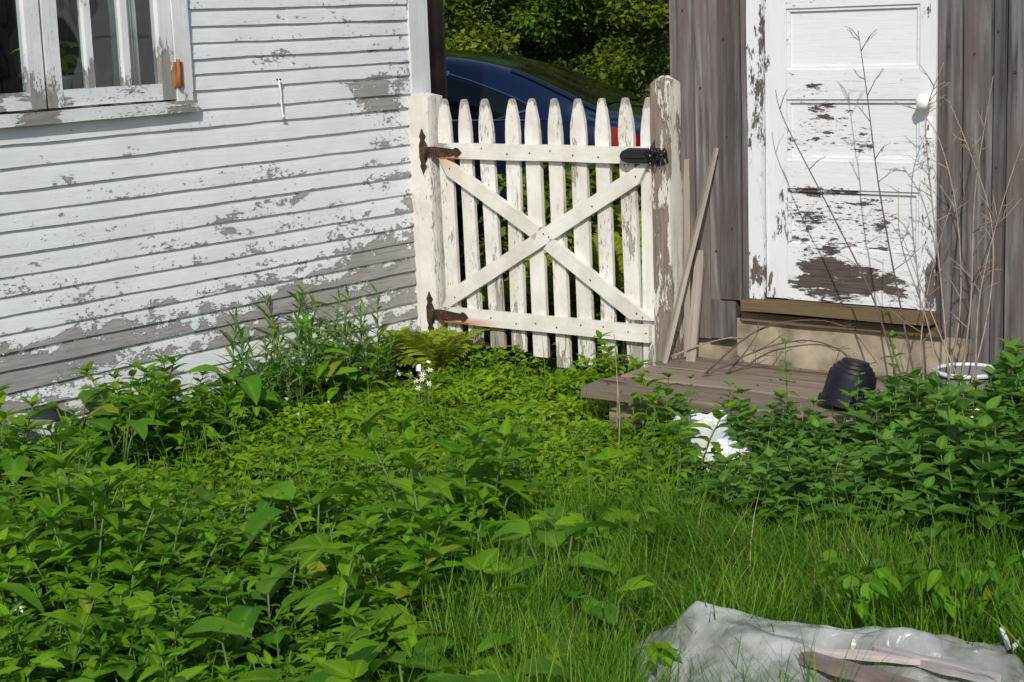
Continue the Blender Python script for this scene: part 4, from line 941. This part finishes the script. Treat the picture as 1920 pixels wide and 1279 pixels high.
carpet('creeping_weed', 7000, lambda x, y: free(x, y) and ((x < -.75 + wob(x, y, 8) and y < 4.5) or (x > .75 + wob(x, y, 8) and y < 4.75) or (x < .2 and y < 3.9)), (-1.7, 1.8, 2.9, 4.9), .030, .8, .11, L_CREEP, 'creeping weed with small round leaves at the yard edge', 'creeper', .5, 3)
# grass
def blades(name, n, pred, bb, L, label, seed, lay=None, w=.0044):
    q = np.random.default_rng(seed); P = pts_in(n, pred, bb); n = len(P)
    T, TF_ = [], []
    k = 4
    for i in range(k + 1):
        t = i / k; ww = w / .3 * (1 - t ** 1.6) + .0006
        T += [(.35 * t * t, -ww / 2, t * (1 - .18 * t)), (.35 * t * t, ww / 2, t * (1 - .18 * t))]
    TF_ = [(2 * i, 2 * i + 1, 2 * i + 3, 2 * i + 2) for i in range(k)]
    az = q.uniform(0, 6.283, n); ay = q.normal(0, .22, n)
    if lay is not None:
        f = np.array([lay(x, y) for x, y in P]); az = np.where(q.random(n) < f, q.normal(-.3 + math.pi, .35, n), az); ay = ay + f * np.abs(q.normal(.55, .25, n))
    M4 = rotm(q.normal(0, .12, n), ay, az, L * np.array([.85 + .5 * noise.noise((x * 3, y * 3, 8)) for x, y in P]) * q.uniform(.5, 1.25, n), np.c_[P, np.array([gh(x, y) for x, y in P]) - .02])
    return tag(obj(name, scatter(name, np.array(T), np.array(TF_), M4, L_GRASS, None, np.zeros(len(T)))), label, 'grass', None, 'stuff')
blades('grass', 21000, lambda x, y: grasszone(x, y) and not inpoly(x, y, TARP), (-.9, 1.5, 2.9, 5.5), .34, 'long fine grass growing between the weeds and the plastic sheet', 4, lambda x, y: .85 * math.exp(-((x - .62) / .28) ** 2 - ((y - 4.55) / .5) ** 2))
blades('grass', 3600, lambda x, y: free(x, y), (-2.2, 2.0, 2.9, 7.8), .27, 'scattered thin grass blades among the weeds', 5)
blades('grass', 900, lambda x, y: y < 3.84 - .25 * (x - .2), (.15, .72, 3.1, 3.85), .27, 'grass blades standing up in front of the plastic sheet', 15)
blades('grass', 1500, lambda x, y: grasszone(x, y) and not inpoly(x, y, TARP), (-.9, 1.5, 2.9, 5.5), .30, 'broad bent grass blades mixed into the fine grass', 25, None, .0085)
dg = blades('dry_grass', 750, lambda x, y: free(x, y) and (grasszone(x, y) or mintzone(x, y)), (-.9, 1.9, 2.9, 6.3), .30, 'dead straw-coloured blades standing among the green grass', 26, None, .0035); dg.data.materials[0] = L_LITTER
# dry litter: straw and dead leaves on the bare patch and below the mint
def litter(name, n, pred, bb, label, seed):
    q = np.random.default_rng(seed); P = pts_in(n, pred, bb, 60); n = len(P)
    T = np.array([(-.5, -.03, 0), (0, -.04, .05), (.5, -.02, 0), (.5, .02, .01), (0, .04, .06), (-.5, .03, .01)]); TF_ = np.array([(0, 1, 4, 5), (1, 2, 3, 4)])
    M4 = rotm(q.uniform(-.3, .3, n), q.normal(0, .18, n), q.uniform(0, 6.283, n), q.uniform(.03, .13, n), np.c_[P, np.array([gh(x, y) for x, y in P]) + q.uniform(-.01, .045, n)])
    return tag(obj(name, scatter(name, T, TF_, M4, L_LITTER, None, np.zeros(6), False)), label, 'litter', None, 'stuff')
litter('dry_straw', 700, lambda x, y: ((x + .29) / .27) ** 2 + ((y - 5.50) / .22) ** 2 < 1, (-.7, .2, 5.1, 5.9), 'dry brown straw on a bare spot between the weeds', 6)
litter('dry_straw', 2400, lambda x, y: free(x, y) and mintzone(x, y), (.4, 2.2, 4.3, 7.0), 'dry straw and dead stems lying under the mint', 7)
litter('dry_straw', 500, lambda x, y: wallf(x, y)[0] < .5 and wallf(x, y)[0] > .03, (-2.4, -.3, 5.8, 8.0), 'dry leaf litter along the foot of the house wall', 8)

# ------------------------------------------------------------------ ferns
def frond_mesh(seed, L=.42):
    r = random.Random(seed); V, F, rib = [], [], []; n = 20
    P = lambda t: Vector((L * t * (1 - .10 * t), 0, L * (.75 * t - .72 * t * t)))
    tv, tf = tube_vf([P(i / 6) for i in range(7)], [.0022 * (1 - .7 * i / 6) for i in range(7)], 4); V += [tuple(v) for v in tv]; F += tf; rib += [1] * len(tv)
    lv, lf, lr = leaf_vf(1, .26, 3, .15, .15, .25, .8)
    for i in range(n):
        t = .12 + .86 * i / (n - 1); l = L * .30 * math.sin(math.pi * (t ** .75) * .93 + .12) + .006
        for s in (1, -1):
            m = Matrix.Translation(P(t)) @ Matrix.Rotation(s * (1.25 - .35 * t), 4, 'Z') @ Matrix.Rotation(r.uniform(-.1, .25), 4, 'Y') @ Matrix.Scale(l, 4); k = len(V)
            V += [tuple(m @ Vector(v)) for v in lv]; F += [tuple(q + k for q in f) for f in lf]; rib += lr
    return mesh('frond', V, F, L_FERN, True, {'rib': rib})
fm = [frond_mesh(i, .40) for i in range(3)]
def fern(x, y, s, n, label, seed, grp=None, z=-.02, up=(-.85, -.25)):
    r = random.Random(seed); e = tag(empty('fern', Matrix.Translation((x, y, z)) @ Matrix.Rotation(r.uniform(0, 6), 4, 'Z') @ Matrix.Scale(s, 4)), label, 'fern', grp)
    for k in range(n): obj('frond', fm[k % 3], e, Matrix.Rotation(k * 6.283 / n + r.uniform(-.25, .25), 4, 'Z') @ Matrix.Rotation(r.uniform(*up), 4, 'Y') @ Matrix.Scale(r.uniform(.75, 1.1), 4))
def gpos(a, b): p = GO + Gd * b + Gn * a; return p.x, p.y
fern(*gpos(.17, -.56), 1.0, 11, 'yellow-green fern growing at the foot of the hinged white post, under the lower hinge', 1); fern(*gpos(.28, -.78), 1.0, 10, 'yellow-green fern between the house wall and the white gate post', 2)
for i, (x, y, sc_) in enumerate(((.30, 8.55, 1.7), (.55, 8.35, 1.9), (.12, 8.75, 1.3), (.50, 8.75, 2.0), (-.15, 8.7, 1.0))):
    fern(x, y, sc_, 9, 'fern seen between the pickets behind the gate', 10 + i, 'ferns behind the gate', -.02, (-1.1, -.45))
for i, (x, y, h_) in enumerate(((.24, 9.15, .88), (.44, 9.05, .92), (.06, 9.6, .80), (.58, 9.7, .95), (.33, 9.9, .92))):
    tree('shrub', x, y, h_, .30, 1500, L_TREE, 'low leafy shrub behind the gate pickets', 'shrub', 'shrubs behind the gate', .06, .0, i + 90, 34)
for i, (a, b) in enumerate(((-.25, .42), (-.3, .2), (-.22, -.15), (-.28, .0), (-.35, .36))):
    x, y = gpos(a, b); OVATE.put(i, Matrix.Translation((x, y, -.02)) @ Matrix.Rotation(i * 2., 4, 'Z') @ Matrix.Scale(1.25, 4), 'ovate-leaved weed growing behind the gate pickets')
for i, (a, b, sc_) in enumerate(((-.7, .38, 2.6), (-.9, .62, 3.0), (-1.2, .3, 3.0), (-.8, .15, 2.2), (-1.0, -.1, 1.8), (-1.3, .75, 3.2), (-.55, .55, 2.2))):
    x, y = gpos(a, b); LANCE.put(i, Matrix.Translation((x, y, -.02)) @ Matrix.Rotation(i * 2., 4, 'Z') @ Matrix.Scale(sc_ * .9, 4), 'tall leafy weed behind the gate pickets')
for i, (a, b) in enumerate(((.07, .44), (.08, .33), (.09, .27), (.10, -.30), (.08, .12))):
    x, y = gpos(a, b); OVATE.put(i, Matrix.Translation((x, y, -.02)) @ Matrix.Rotation(i * 2.7, 4, 'Z') @ Matrix.Scale((1.05, .85, .75, .7, .6)[i], 4), 'yellow-green weed pressed against the foot of the gate')

# ------------------------------------------------------------------ white star flowers
pv, pf, pr = leaf_vf(1, .34, 3, .1, .1, .5, .8); PM = mesh('petal', pv, pf, PETAL, True)
YC = mesh('flower_centre', *lathe_vf([(.001, .006), (.003, .005), (.0035, 0), (.002, -.004)], 8), mat_plain('pollen', (.55, .50, .12), .7), True)
def star(x, y, h, s, label, seed, grp=None):
    r = random.Random(seed); e = tag(empty('star_flower', Matrix.Translation((x, y, -.02))), label, 'flower', grp); top = Vector((r.uniform(-.02, .02), r.uniform(-.02, .02), h))
    obj('stem', mesh('stem', *tube_vf([(0, 0, 0), top * .5, top], [.002, .002, .0015], 5), STEMG, True), e)
    hd = empty('flower_head', Matrix.Translation(top) @ Matrix.Rotation(r.uniform(.4, 1.0), 4, 'X') @ Matrix.Rotation(r.uniform(-.5, .5), 4, 'Y'), e)
    for k in range(6): obj('petal', PM, hd, Matrix.Rotation(k * math.pi / 3 + r.uniform(-.1, .1), 4, 'Z') @ Matrix.Rotation(r.uniform(-.4, .0), 4, 'Y') @ Matrix.Scale(s, 4))
    obj('flower_centre', YC, hd)
for i, (dx, dy, h) in enumerate(((0, 0, .20), (.03, .02, .215), (-.03, .01, .19), (.055, .05, .23), (.01, -.02, .175), (.035, -.01, .185))):
    star(-.385 + dx, 6.86 + dy, h, .016, 'small white star flower in the cluster before the fern', i, 'white flowers before the fern')
star(-1.30, 4.20, .20, .024, 'single white six-petalled star flower low among the creeping weeds by itself', 20)
star(-1.90, 6.35, .24, .022, 'white star flower among weeds close to the clapboards', 21)

# ------------------------------------------------------------------ dry stalks in front of the shed
def stalk(name, pts, r0, mat, label, seed, twigs, tl_=(.05, .16), grp=None):
    """pts in gate-line coordinates: along, in front, up"""
    r = random.Random(seed); W3 = [GM @ Vector((b, -a, z)) for b, a, z in pts]; o = W3[0].copy(); W3 = [p - o for p in W3]
    # smooth the polyline
    def at(t):
        f = t * (len(W3) - 1); i = min(int(f), len(W3) - 2); u = f - i
        p0, p1, p2, p3 = W3[max(i - 1, 0)], W3[i], W3[i + 1], W3[min(i + 2, len(W3) - 1)]
        return .5 * ((2 * p1) + (p2 - p0) * u + (2 * p0 - 5 * p1 + 4 * p2 - p3) * u * u + (3 * p1 - p0 - 3 * p2 + p3) * u ** 3)
    e = tag(empty(name, Matrix.Translation(o)), label, 'dry stalk', grp); n = 16
    obj('stem', mesh('stem', *tube_vf([at(i / n) for i in range(n + 1)], [r0 * (1 - .72 * i / n) for i in range(n + 1)], 5), mat, True), e)
    parts = []
    for k in range(twigs):
        t = r.uniform(.25, .98); p = at(t); d = (at(min(1, t + .02)) - at(t - .02)).normalized()
        sgn = r.choice((-1, 1)); v = (d * r.uniform(.4, .9) + Gd * sgn * r.uniform(.4, 1) + Gn * r.uniform(-.4, .4)).normalized(); l = r.uniform(*tl_) * (1.2 - .6 * t)
        parts = []; q = p + v * l; mid = p + v * l * .5 + Vector((0, 0, r.uniform(-.01, .015))); parts.append(tube_vf([p, mid, q], [r0 * .45, r0 * .35, r0 * .18], 4))
        for _ in range(r.randrange(3)):
            s = p + v * l * r.uniform(.3, .8); v2 = (v + Vector((r.uniform(-.8, .8), r.uniform(-.8, .8), r.uniform(-.5, .8)))).normalized(); parts.append(tube_vf([s, s + v2 * l * .35], [r0 * .28, r0 * .14], 4))
        obj('twig', mesh('twig', *join_vf(parts), mat, True), e)
stalk('dry_stalk', [(1.80, .28, .15), (1.66, .22, .50), (1.44, .16, .84), (1.22, .12, 1.18), (1.17, .10, 1.30)], .0042, DRYD, 'thin dark stalk slanting up to the left across the white door', 1, 4)
stalk('dry_stalk', [(1.88, .30, .15), (1.76, .24, .55), (1.66, .20, .95), (1.60, .18, 1.30), (1.56, .17, 1.52)], .0042, DRYD, 'dark branching stalk rising beside the door knob', 2, 9, (.06, .17))
stalk('dry_stalk', [(2.00, .30, .15), (1.93, .24, .6), (1.86, .2, 1.0), (1.84, .18, 1.22), (1.90, .17, 1.40)], .0045, DRY, 'pale dry stalk standing just right of the door', 4, 10)
stalk('dry_stalk', [(1.98, .34, .15), (2.02, .28, .5), (1.98, .22, .85), (1.90, .2, 1.12), (1.80, .18, 1.24)], .0045, DRY, 'pale dry stalk arching left over the shed boards', 5, 8)
stalk('dry_stalk', [(2.04, .34, .15), (2.07, .3, .55), (2.06, .25, .95), (2.10, .2, 1.35)], .005, DRY, 'stout pale dry stalk by the shed batten', 6, 9)
stalk('dry_stalk', [(2.08, .38, .15), (2.14, .3, .55), (2.12, .25, .85), (2.00, .2, 1.12), (1.93, .2, 1.27)], .0042, DRY, 'pale dry stalk crossing the shed batten', 7, 8)
stalk('dry_stalk', [(2.12, .36, .15), (2.10, .3, .55), (2.16, .25, .9), (2.24, .2, 1.2)], .0042, DRY, 'pale dry stalk leaning to the right on the shed boards', 8, 10)
stalk('dry_stalk', [(1.92, .36, .15), (1.88, .3, .4), (1.90, .24, .68), (1.97, .2, .95)], .0038, DRY, 'short pale dry stalk with upright twigs low on the shed boards', 9, 8)
stalk('dry_stalk', [(2.02, .42, .15), (1.93, .34, .45), (1.80, .3, .75), (1.77, .26, .95)], .0036, DRY, 'short pale stalk bending left in front of the boards', 10, 6)
stalk('dry_stalk', [(2.16, .42, .12), (2.02, .40, .40), (1.90, .36, .62), (1.82, .33, .78)], .0036, DRY, 'bent reddish dry stalk low among the mint', 11, 5)
# arching dead canes over the concrete
for i, (p, lb) in enumerate((([(.92, .25, .17), (1.05, .10, .32), (1.25, .06, .385), (1.45, .05, .37), (1.62, .12, .25)], 'dead cane arching over the concrete below the door'), ([(.95, .32, .17), (1.12, .14, .27), (1.32, .10, .315), (1.5, .12, .27), (1.62, .2, .18)], 'second dead cane curving low along the concrete'), ([(1.0, .22, .17), (1.06, .16, .26), (1.11, .12, .36)], 'short forked twig standing on the step'), ([(.66, .10, .19), (.80, .04, .25), (.94, .02, .28), (1.02, .05, .24)], 'thin grey twig lying across the end of the step'))):
    stalk('dead_cane', p, .0045, DRYD if i != 3 else DRY, lb, 30 + i, 4, (.05, .14))
for i, (b, a, z) in enumerate(((.86, .80, .42), (1.02, 1.02, .36))):
    stalk('bare_stem', [(b, a, 0), (b + .01, a, z * .5), (b, a, z)], .0045, DRY, ('straight tan dead stem rising before the front edge of the step', 'tan dead stem standing among the mint')[i], 50 + i, 1, (.02, .04))
# ------------------------------------------------------------------ litter objects round the step
prof = [(.001, .205), (.058, .205), (.062, .200), (.064, .190), (.078, .186), (.081, .174), (.093, .168), (.096, .154), (.104, .148), (.107, .13), (.115, .03), (.127, .026), (.130, .0), (.122, .0), (.108, .03), (.100, .13), (.001, .190)]
bp = tag(empty('plant_pot', GM @ Matrix.Translation((1.69, -.52, .178)) @ Matrix.Rotation(R(-10), 4, 'X') @ Matrix.Rotation(R(9), 4, 'Y')), 'upturned black plastic plant pot with stepped rings standing on the wooden step', 'plant pot')
o = obj('pot_wall', mesh('pot_wall', *lathe_vf(prof, 72), BLKP, False), bp, Matrix.Scale(.82, 4))
gb = tag(empty('bucket', GM @ Matrix.Translation((2.0, -.16, .07)) @ Matrix.Scale(.86, 4)), 'grey bucket with a white rim half hidden behind the mint', 'bucket')
obj('bucket_wall', mesh('bucket_wall', *lathe_vf([(.001, .0), (.105, 0), (.135, .235), (.130, .235), (.101, .01), (.001, .01)], 32), GREYP, True), gb)
obj('rim', mesh('rim', *lathe_vf([(.134, .222), (.143, .224), (.145, .240), (.130, .243), (.1285, .23)], 32), WHTP, True), gb)
dk = tag(empty('dark_container', GM @ Matrix.Translation((1.93, -.62, -.02)) @ Matrix.Scale(.8, 4)), 'dark plastic container standing among the mint, mostly hidden', 'container')  # plain dark container with a handle, of no known use
obj('wall', mesh('wall', *lathe_vf([(.001, 0), (.08, 0), (.085, .02), (.085, .20), (.07, .24), (.03, .26), (.03, .29), (.001, .29)], 24), BLKP, True), dk)
obj('handle', mesh('handle', *tube_vf([(.02, 0, .27), (.08, 0, .30), (.125, 0, .25), (.12, 0, .15), (.085, 0, .10)], [.011] * 5, 8), GREYP, True), dk)
def crumple(name, loc, sx, sy, sz, seed, mat, label, cat, n=26, rotz=0., base=0.0):
    V, F = [], []
    for j in range(n + 1):
        for i in range(n + 1):
            u, v = i / n * 2 - 1, j / n * 2 - 1; rr_ = 1 + .35 * noise.noise((u * 1.5 + seed, v * 1.5, 1))
            edge = max(0, 1 - max(abs(u), abs(v)) ** 3)
            z = sz * (edge * (.55 + .6 * noise.noise((u * 1.6, v * 1.6, seed))) + .30 * abs(noise.noise((u * 4, v * 4, seed + 3))) * (1 if mat else 1) + .13 * noise.noise((u * 9, v * 9, seed)))
            V.append((u * sx * rr_, v * sy * rr_, max(z, .002) + base * min(1.0, edge * 2.2) ** .6))
    for j in range(n):
        for i in range(n): a = j * (n + 1) + i; F.append((a, a + 1, a + n + 2, a + n + 1))
    o = obj(name, mesh(name, V, F, mat, False), None, GM @ Matrix.Translation(loc) @ Matrix.Rotation(rotz, 4, 'Z')); m_ = o.modifiers.new('solid', 'SOLIDIFY'); m_.thickness = .002
    return tag(o, label, cat)
crumple('plastic_bag', (1.30, -.82, -.01), .17, .085, .055, 3, WHTP, 'crumpled white plastic bag lying against the front of the step', 'plastic bag', rotz=-.1, base=.13)
crumple('plastic_bag', (1.50, -1.02, -.01), .10, .06, .05, 8, WHTP, 'small torn white plastic scrap among the mint in front of the bag', 'plastic scrap', rotz=.3, base=.10)
sh = crumple('plastic_shard', (2.17, -.62, .17), .055, .07, .03, 12, CREAM, 'broken cream plastic shard showing among dry stems in the mint', 'plastic shard', 12); sh.matrix_basis = sh.matrix_basis @ Matrix.Rotation(R(62), 4, 'X')  # loose shard of cream plastic
# white paint chips fallen at the foot of the wall
ms = []; rr = random.Random(77)
for _ in range(130):
    p = HO + Hd * rr.uniform(-2.4, -.1) + Hn * rr.uniform(.03, .42); ms.append(np.array(Matrix.Translation((p.x, p.y, gh(p.x, p.y) + rr.uniform(.01, .10))) @ Euler((rr.uniform(-1, 1), rr.uniform(-1, 1), rr.uniform(0, 6))).to_matrix().to_4x4() @ Matrix.Scale(rr.uniform(.012, .04), 4)))
tag(obj('paint_chips', scatter('paint_chips', Tf, TFf, ms, PFLK)), 'fallen white paint chips along the foot of the house', 'paint chips', None, 'stuff')

# ------------------------------------------------------------------ plastic sheet with broken boards
t = NT('plastic_sheet'); n1 = t.noise(t.coord(), 7, 6, .6); n2 = t.noise(t.coord(), 26, 5, .6)
t.base(t.mix(t.ramp(n1, [(.35, 0.0), (.7, 1.0)]), (.44, .47, .46), (.68, .70, .70)), .28, 0, .5); vd = t.new('VectorMath', operation='ADD'); t.l.new(t.coord(), vd.inputs[0]); nz = t.new('TexNoise'); t.put(nz.inputs['Vector'], t.coord()); nz.inputs['Scale'].default_value = 6; sc_ = t.new('VectorMath', operation='SCALE'); t.l.new(nz.outputs['Color'], sc_.inputs[0]); sc_.inputs['Scale'].default_value = .16; t.l.new(sc_.outputs[0], vd.inputs[1])
def crease(sc, w):
    vo = t.new('TexVoronoi', feature='DISTANCE_TO_EDGE'); t.l.new(vd.outputs[0], vo.inputs['Vector']); vo.inputs['Scale'].default_value = sc; return t.math('MULTIPLY', t.math('MINIMUM', vo.outputs['Distance'], .35), w)
t.bump(t.math('ADD', t.math('ADD', crease(6, 1.0), crease(15, .45)), t.math('MULTIPLY', n2, .10)), .55, .05)
stn = t.ramp(t.noise(t.coord(), 4.5, 7, .7), [(.52, 0.0), (.68, .55)]); bc = t.p.inputs['Base Color'].links[0].from_socket; t.l.new(t.mix(stn, bc, (.20, .175, .13)), t.p.inputs['Base Color'])
trp = t.new('BsdfTransparent'); trl = t.new('BsdfTranslucent'); trl.inputs[0].default_value = (.55, .58, .56, 1)
m1 = t.new('MixShader'); m1.inputs[0].default_value = .25; t.l.new(t.p.outputs[0], m1.inputs[1]); t.l.new(trl.outputs[0], m1.inputs[2])
m2 = t.new('MixShader'); t.put(m2.inputs[0], t.ramp(n1, [(.32, .62), (.72, .22)])); t.l.new(m1.outputs[0], m2.inputs[1]); t.l.new(trp.outputs[0], m2.inputs[2]); t.l.new(m2.outputs[0], t.out.inputs[0]); SHEET = t.m
BK = [(.20, 4.06, .005), (.30, 4.06, .075), (.42, 3.965, .20), (.51, 3.94, .20), (.63, 3.89, .18), (.78, 3.865, .16), (.96, 3.83, .15), (1.11, 3.805, .14), (1.17, 3.83, .06), (1.24, 3.84, .005)]
def backp(u):
    f = u * (len(BK) - 1); i = min(int(f), len(BK) - 2); q = f - i; q = q * q * (3 - 2 * q) * .4 + q * .6; return Vector(BK[i]).lerp(Vector(BK[i + 1]), q)
V, F = [], []; nu, nv = 130, 70
for j in range(nv + 1):
    v = j / nv
    for i in range(nu + 1):
        u = i / nu; b = backp(u); x = b.x - .10 * v * (1 - u); y = b.y - (.24 + .8 * u) * v
        crest = .5 + .16 * v * 1.6                                # the fold that runs from the peak to the lower right
        z = b.z * (1 - .55 * sstep(0, .5, v)) + .075 * math.exp(-((x - crest) / .055) ** 2) * sstep(0, .1, v) * sstep(.75, .4, v) * 0
        z += -.035 * math.exp(-((x - (.62 + .55 * v)) / .05) ** 2) * sstep(.02, .2, v) + .03 * noise.noise((x * 4, y * 3, 2)) * sstep(0, .15, v) + .030 * (.35 - abs(noise.noise((x * 7 + y * 5, y * 5, 4)))) + .022 * (.3 - abs(noise.noise((x * 4 - y * 11, y * 5 + x * 7, 7)))) + .045 * max(0, 1 - abs(math.atan2(y - 3.97, x - .42) + .42) / .10) * sstep(.03, .15, v) * sstep(.9, .4, v) + .010 * (.3 - abs(noise.noise((x * 19 + y * 8, y * 15 - x * 6, 1)))) * sstep(0, .05, v)
        V.append((x, y, max(z, .004 + .01 * noise.noise((x * 5, y * 5, 0)))))
for j in range(nv):
    for i in range(nu): a = j * (nu + 1) + i; F.append((a, a + nu + 1, a + nu + 2, a + 1))
shp = obj('plastic_sheet', mesh('plastic_sheet', V, F, SHEET, True)); tag(shp, 'wrinkled cloudy plastic sheet lying over boards in the grass', 'plastic sheet')
def sheetz(x, y):
    return max(v[2] for v in V if abs(v[0] - x) < .05 and abs(v[1] - y) < .05)
VS = V
def slab(name, a, b, w, th, mat, label, seed, z=None):
    a, b = Vector(a), Vector(b); d = (b - a); L = d.length; ang = math.atan2(d.y, d.x); tilt = math.asin(d.z / L); V, F = [], []; n = 14
    for i in range(n + 1):
        x = L * i / n; e0 = .012 * noise.noise((x * 14, seed, 0)); e1 = .012 * noise.noise((x * 14, seed, 5)); ew = w * (1 if i not in (0, n) else .6)
        for (y, q) in ((-ew / 2 + e0, 0), (ew / 2 + e1, 0), (ew / 2 + e1, th), (0, th * 1.02), (-ew / 2 + e0, th)): V.append((x + (.03 * noise.noise((y * 60, seed, i)) if i in (0, n) else 0), y, q + .003 * noise.noise((x * 9, y * 20, seed))))
    for i in range(n):
        for k in range(5): k2 = (k + 1) % 5; F.append((i * 5 + k, (i + 1) * 5 + k, (i + 1) * 5 + k2, i * 5 + k2))
    F += [tuple(range(5)), tuple(n * 5 + k for k in range(4, -1, -1))]
    return tag(obj(name, mesh(name, V, F, mat), None, Matrix.Translation(a) @ Matrix.Rotation(ang, 4, 'Z') @ Matrix.Rotation(-tilt, 4, 'Y')), label, 'board')
slab('broken_board', (.63, 3.72, .145), (.86, 3.53, .132), .045, .022, REDPL, 'broken reddish-brown board lying on the plastic sheet', 1)
slab('broken_board', (.80, 3.74, .150), (1.04, 3.56, .138), .034, .018, GREYW, 'splintered silver-grey board with a torn end on the plastic sheet', 2)
slab('broken_board', (.61, 3.80, .140), (.90, 3.66, .15), .026, .014, GREYW, 'thin grey split lath lying along the reddish board', 3)
slab('broken_board', (.46, 3.62, .085), (.66, 3.54, .085), .05, .016, WHTP, 'white painted board end poking from under the sheet front', 4)
hk = tag(empty('bent_hook', Matrix.Translation((1.10, 3.74, .09))), 'rusty stick with a white bent tip poking up from the sheet', 'hook')
obj('rod', mesh('rod', *tube_vf([(-.05, -.12, -.02), (0, 0, .03), (.02, .02, .05)], [.007, .006, .005], 6), RUST, True), hk); obj('tip', mesh('tip', *tube_vf([(.02, .02, .045), (.005, .03, .09), (.0, .03, .10)], [.008, .006, .004], 6), WHTP, True), hk); obj('tip', mesh('tip', *tube_vf([(.02, .02, .048), (.045, .03, .065), (.05, .03, .075)], [.008, .006, .004], 6), WHTP, True), hk)
# vine hanging over the sheet's back edge
vr = random.Random(11)
for i in range(16):
    x = .74 + .030 * i + vr.uniform(-.02, .02); y = 3.90 - .12 * (x - .75) + vr.uniform(.0, .10)
    e = tag(empty('vine', Matrix.Translation((x, y + .05, 0))), 'vine shoot with hanging oval leaves over the back edge of the sheet', 'vine', 'vine shoots over the plastic sheet')
    h_ = vr.uniform(.22, .34); P = [Vector((0, .05, 0)), Vector((0, .02, h_ * .7)), Vector((.01, -.02, h_)), Vector((.02 * vr.uniform(-1, 1), -.08, h_ * .93))]
    obj('stem', mesh('stem', *tube_vf(P, [.002, .002, .0018, .001], 4), STEMG, True), e)
    for k in range(9):
        p = P[1 + k % 3].lerp(P[min(2 + k % 3, 3)], vr.random()); obj('leaf', vine_l[k % 3], e, lmat(p, vr.uniform(0, 6.28), vr.uniform(-1.3, .2), vr.uniform(.035, .062), vr.uniform(-.4, .4)))
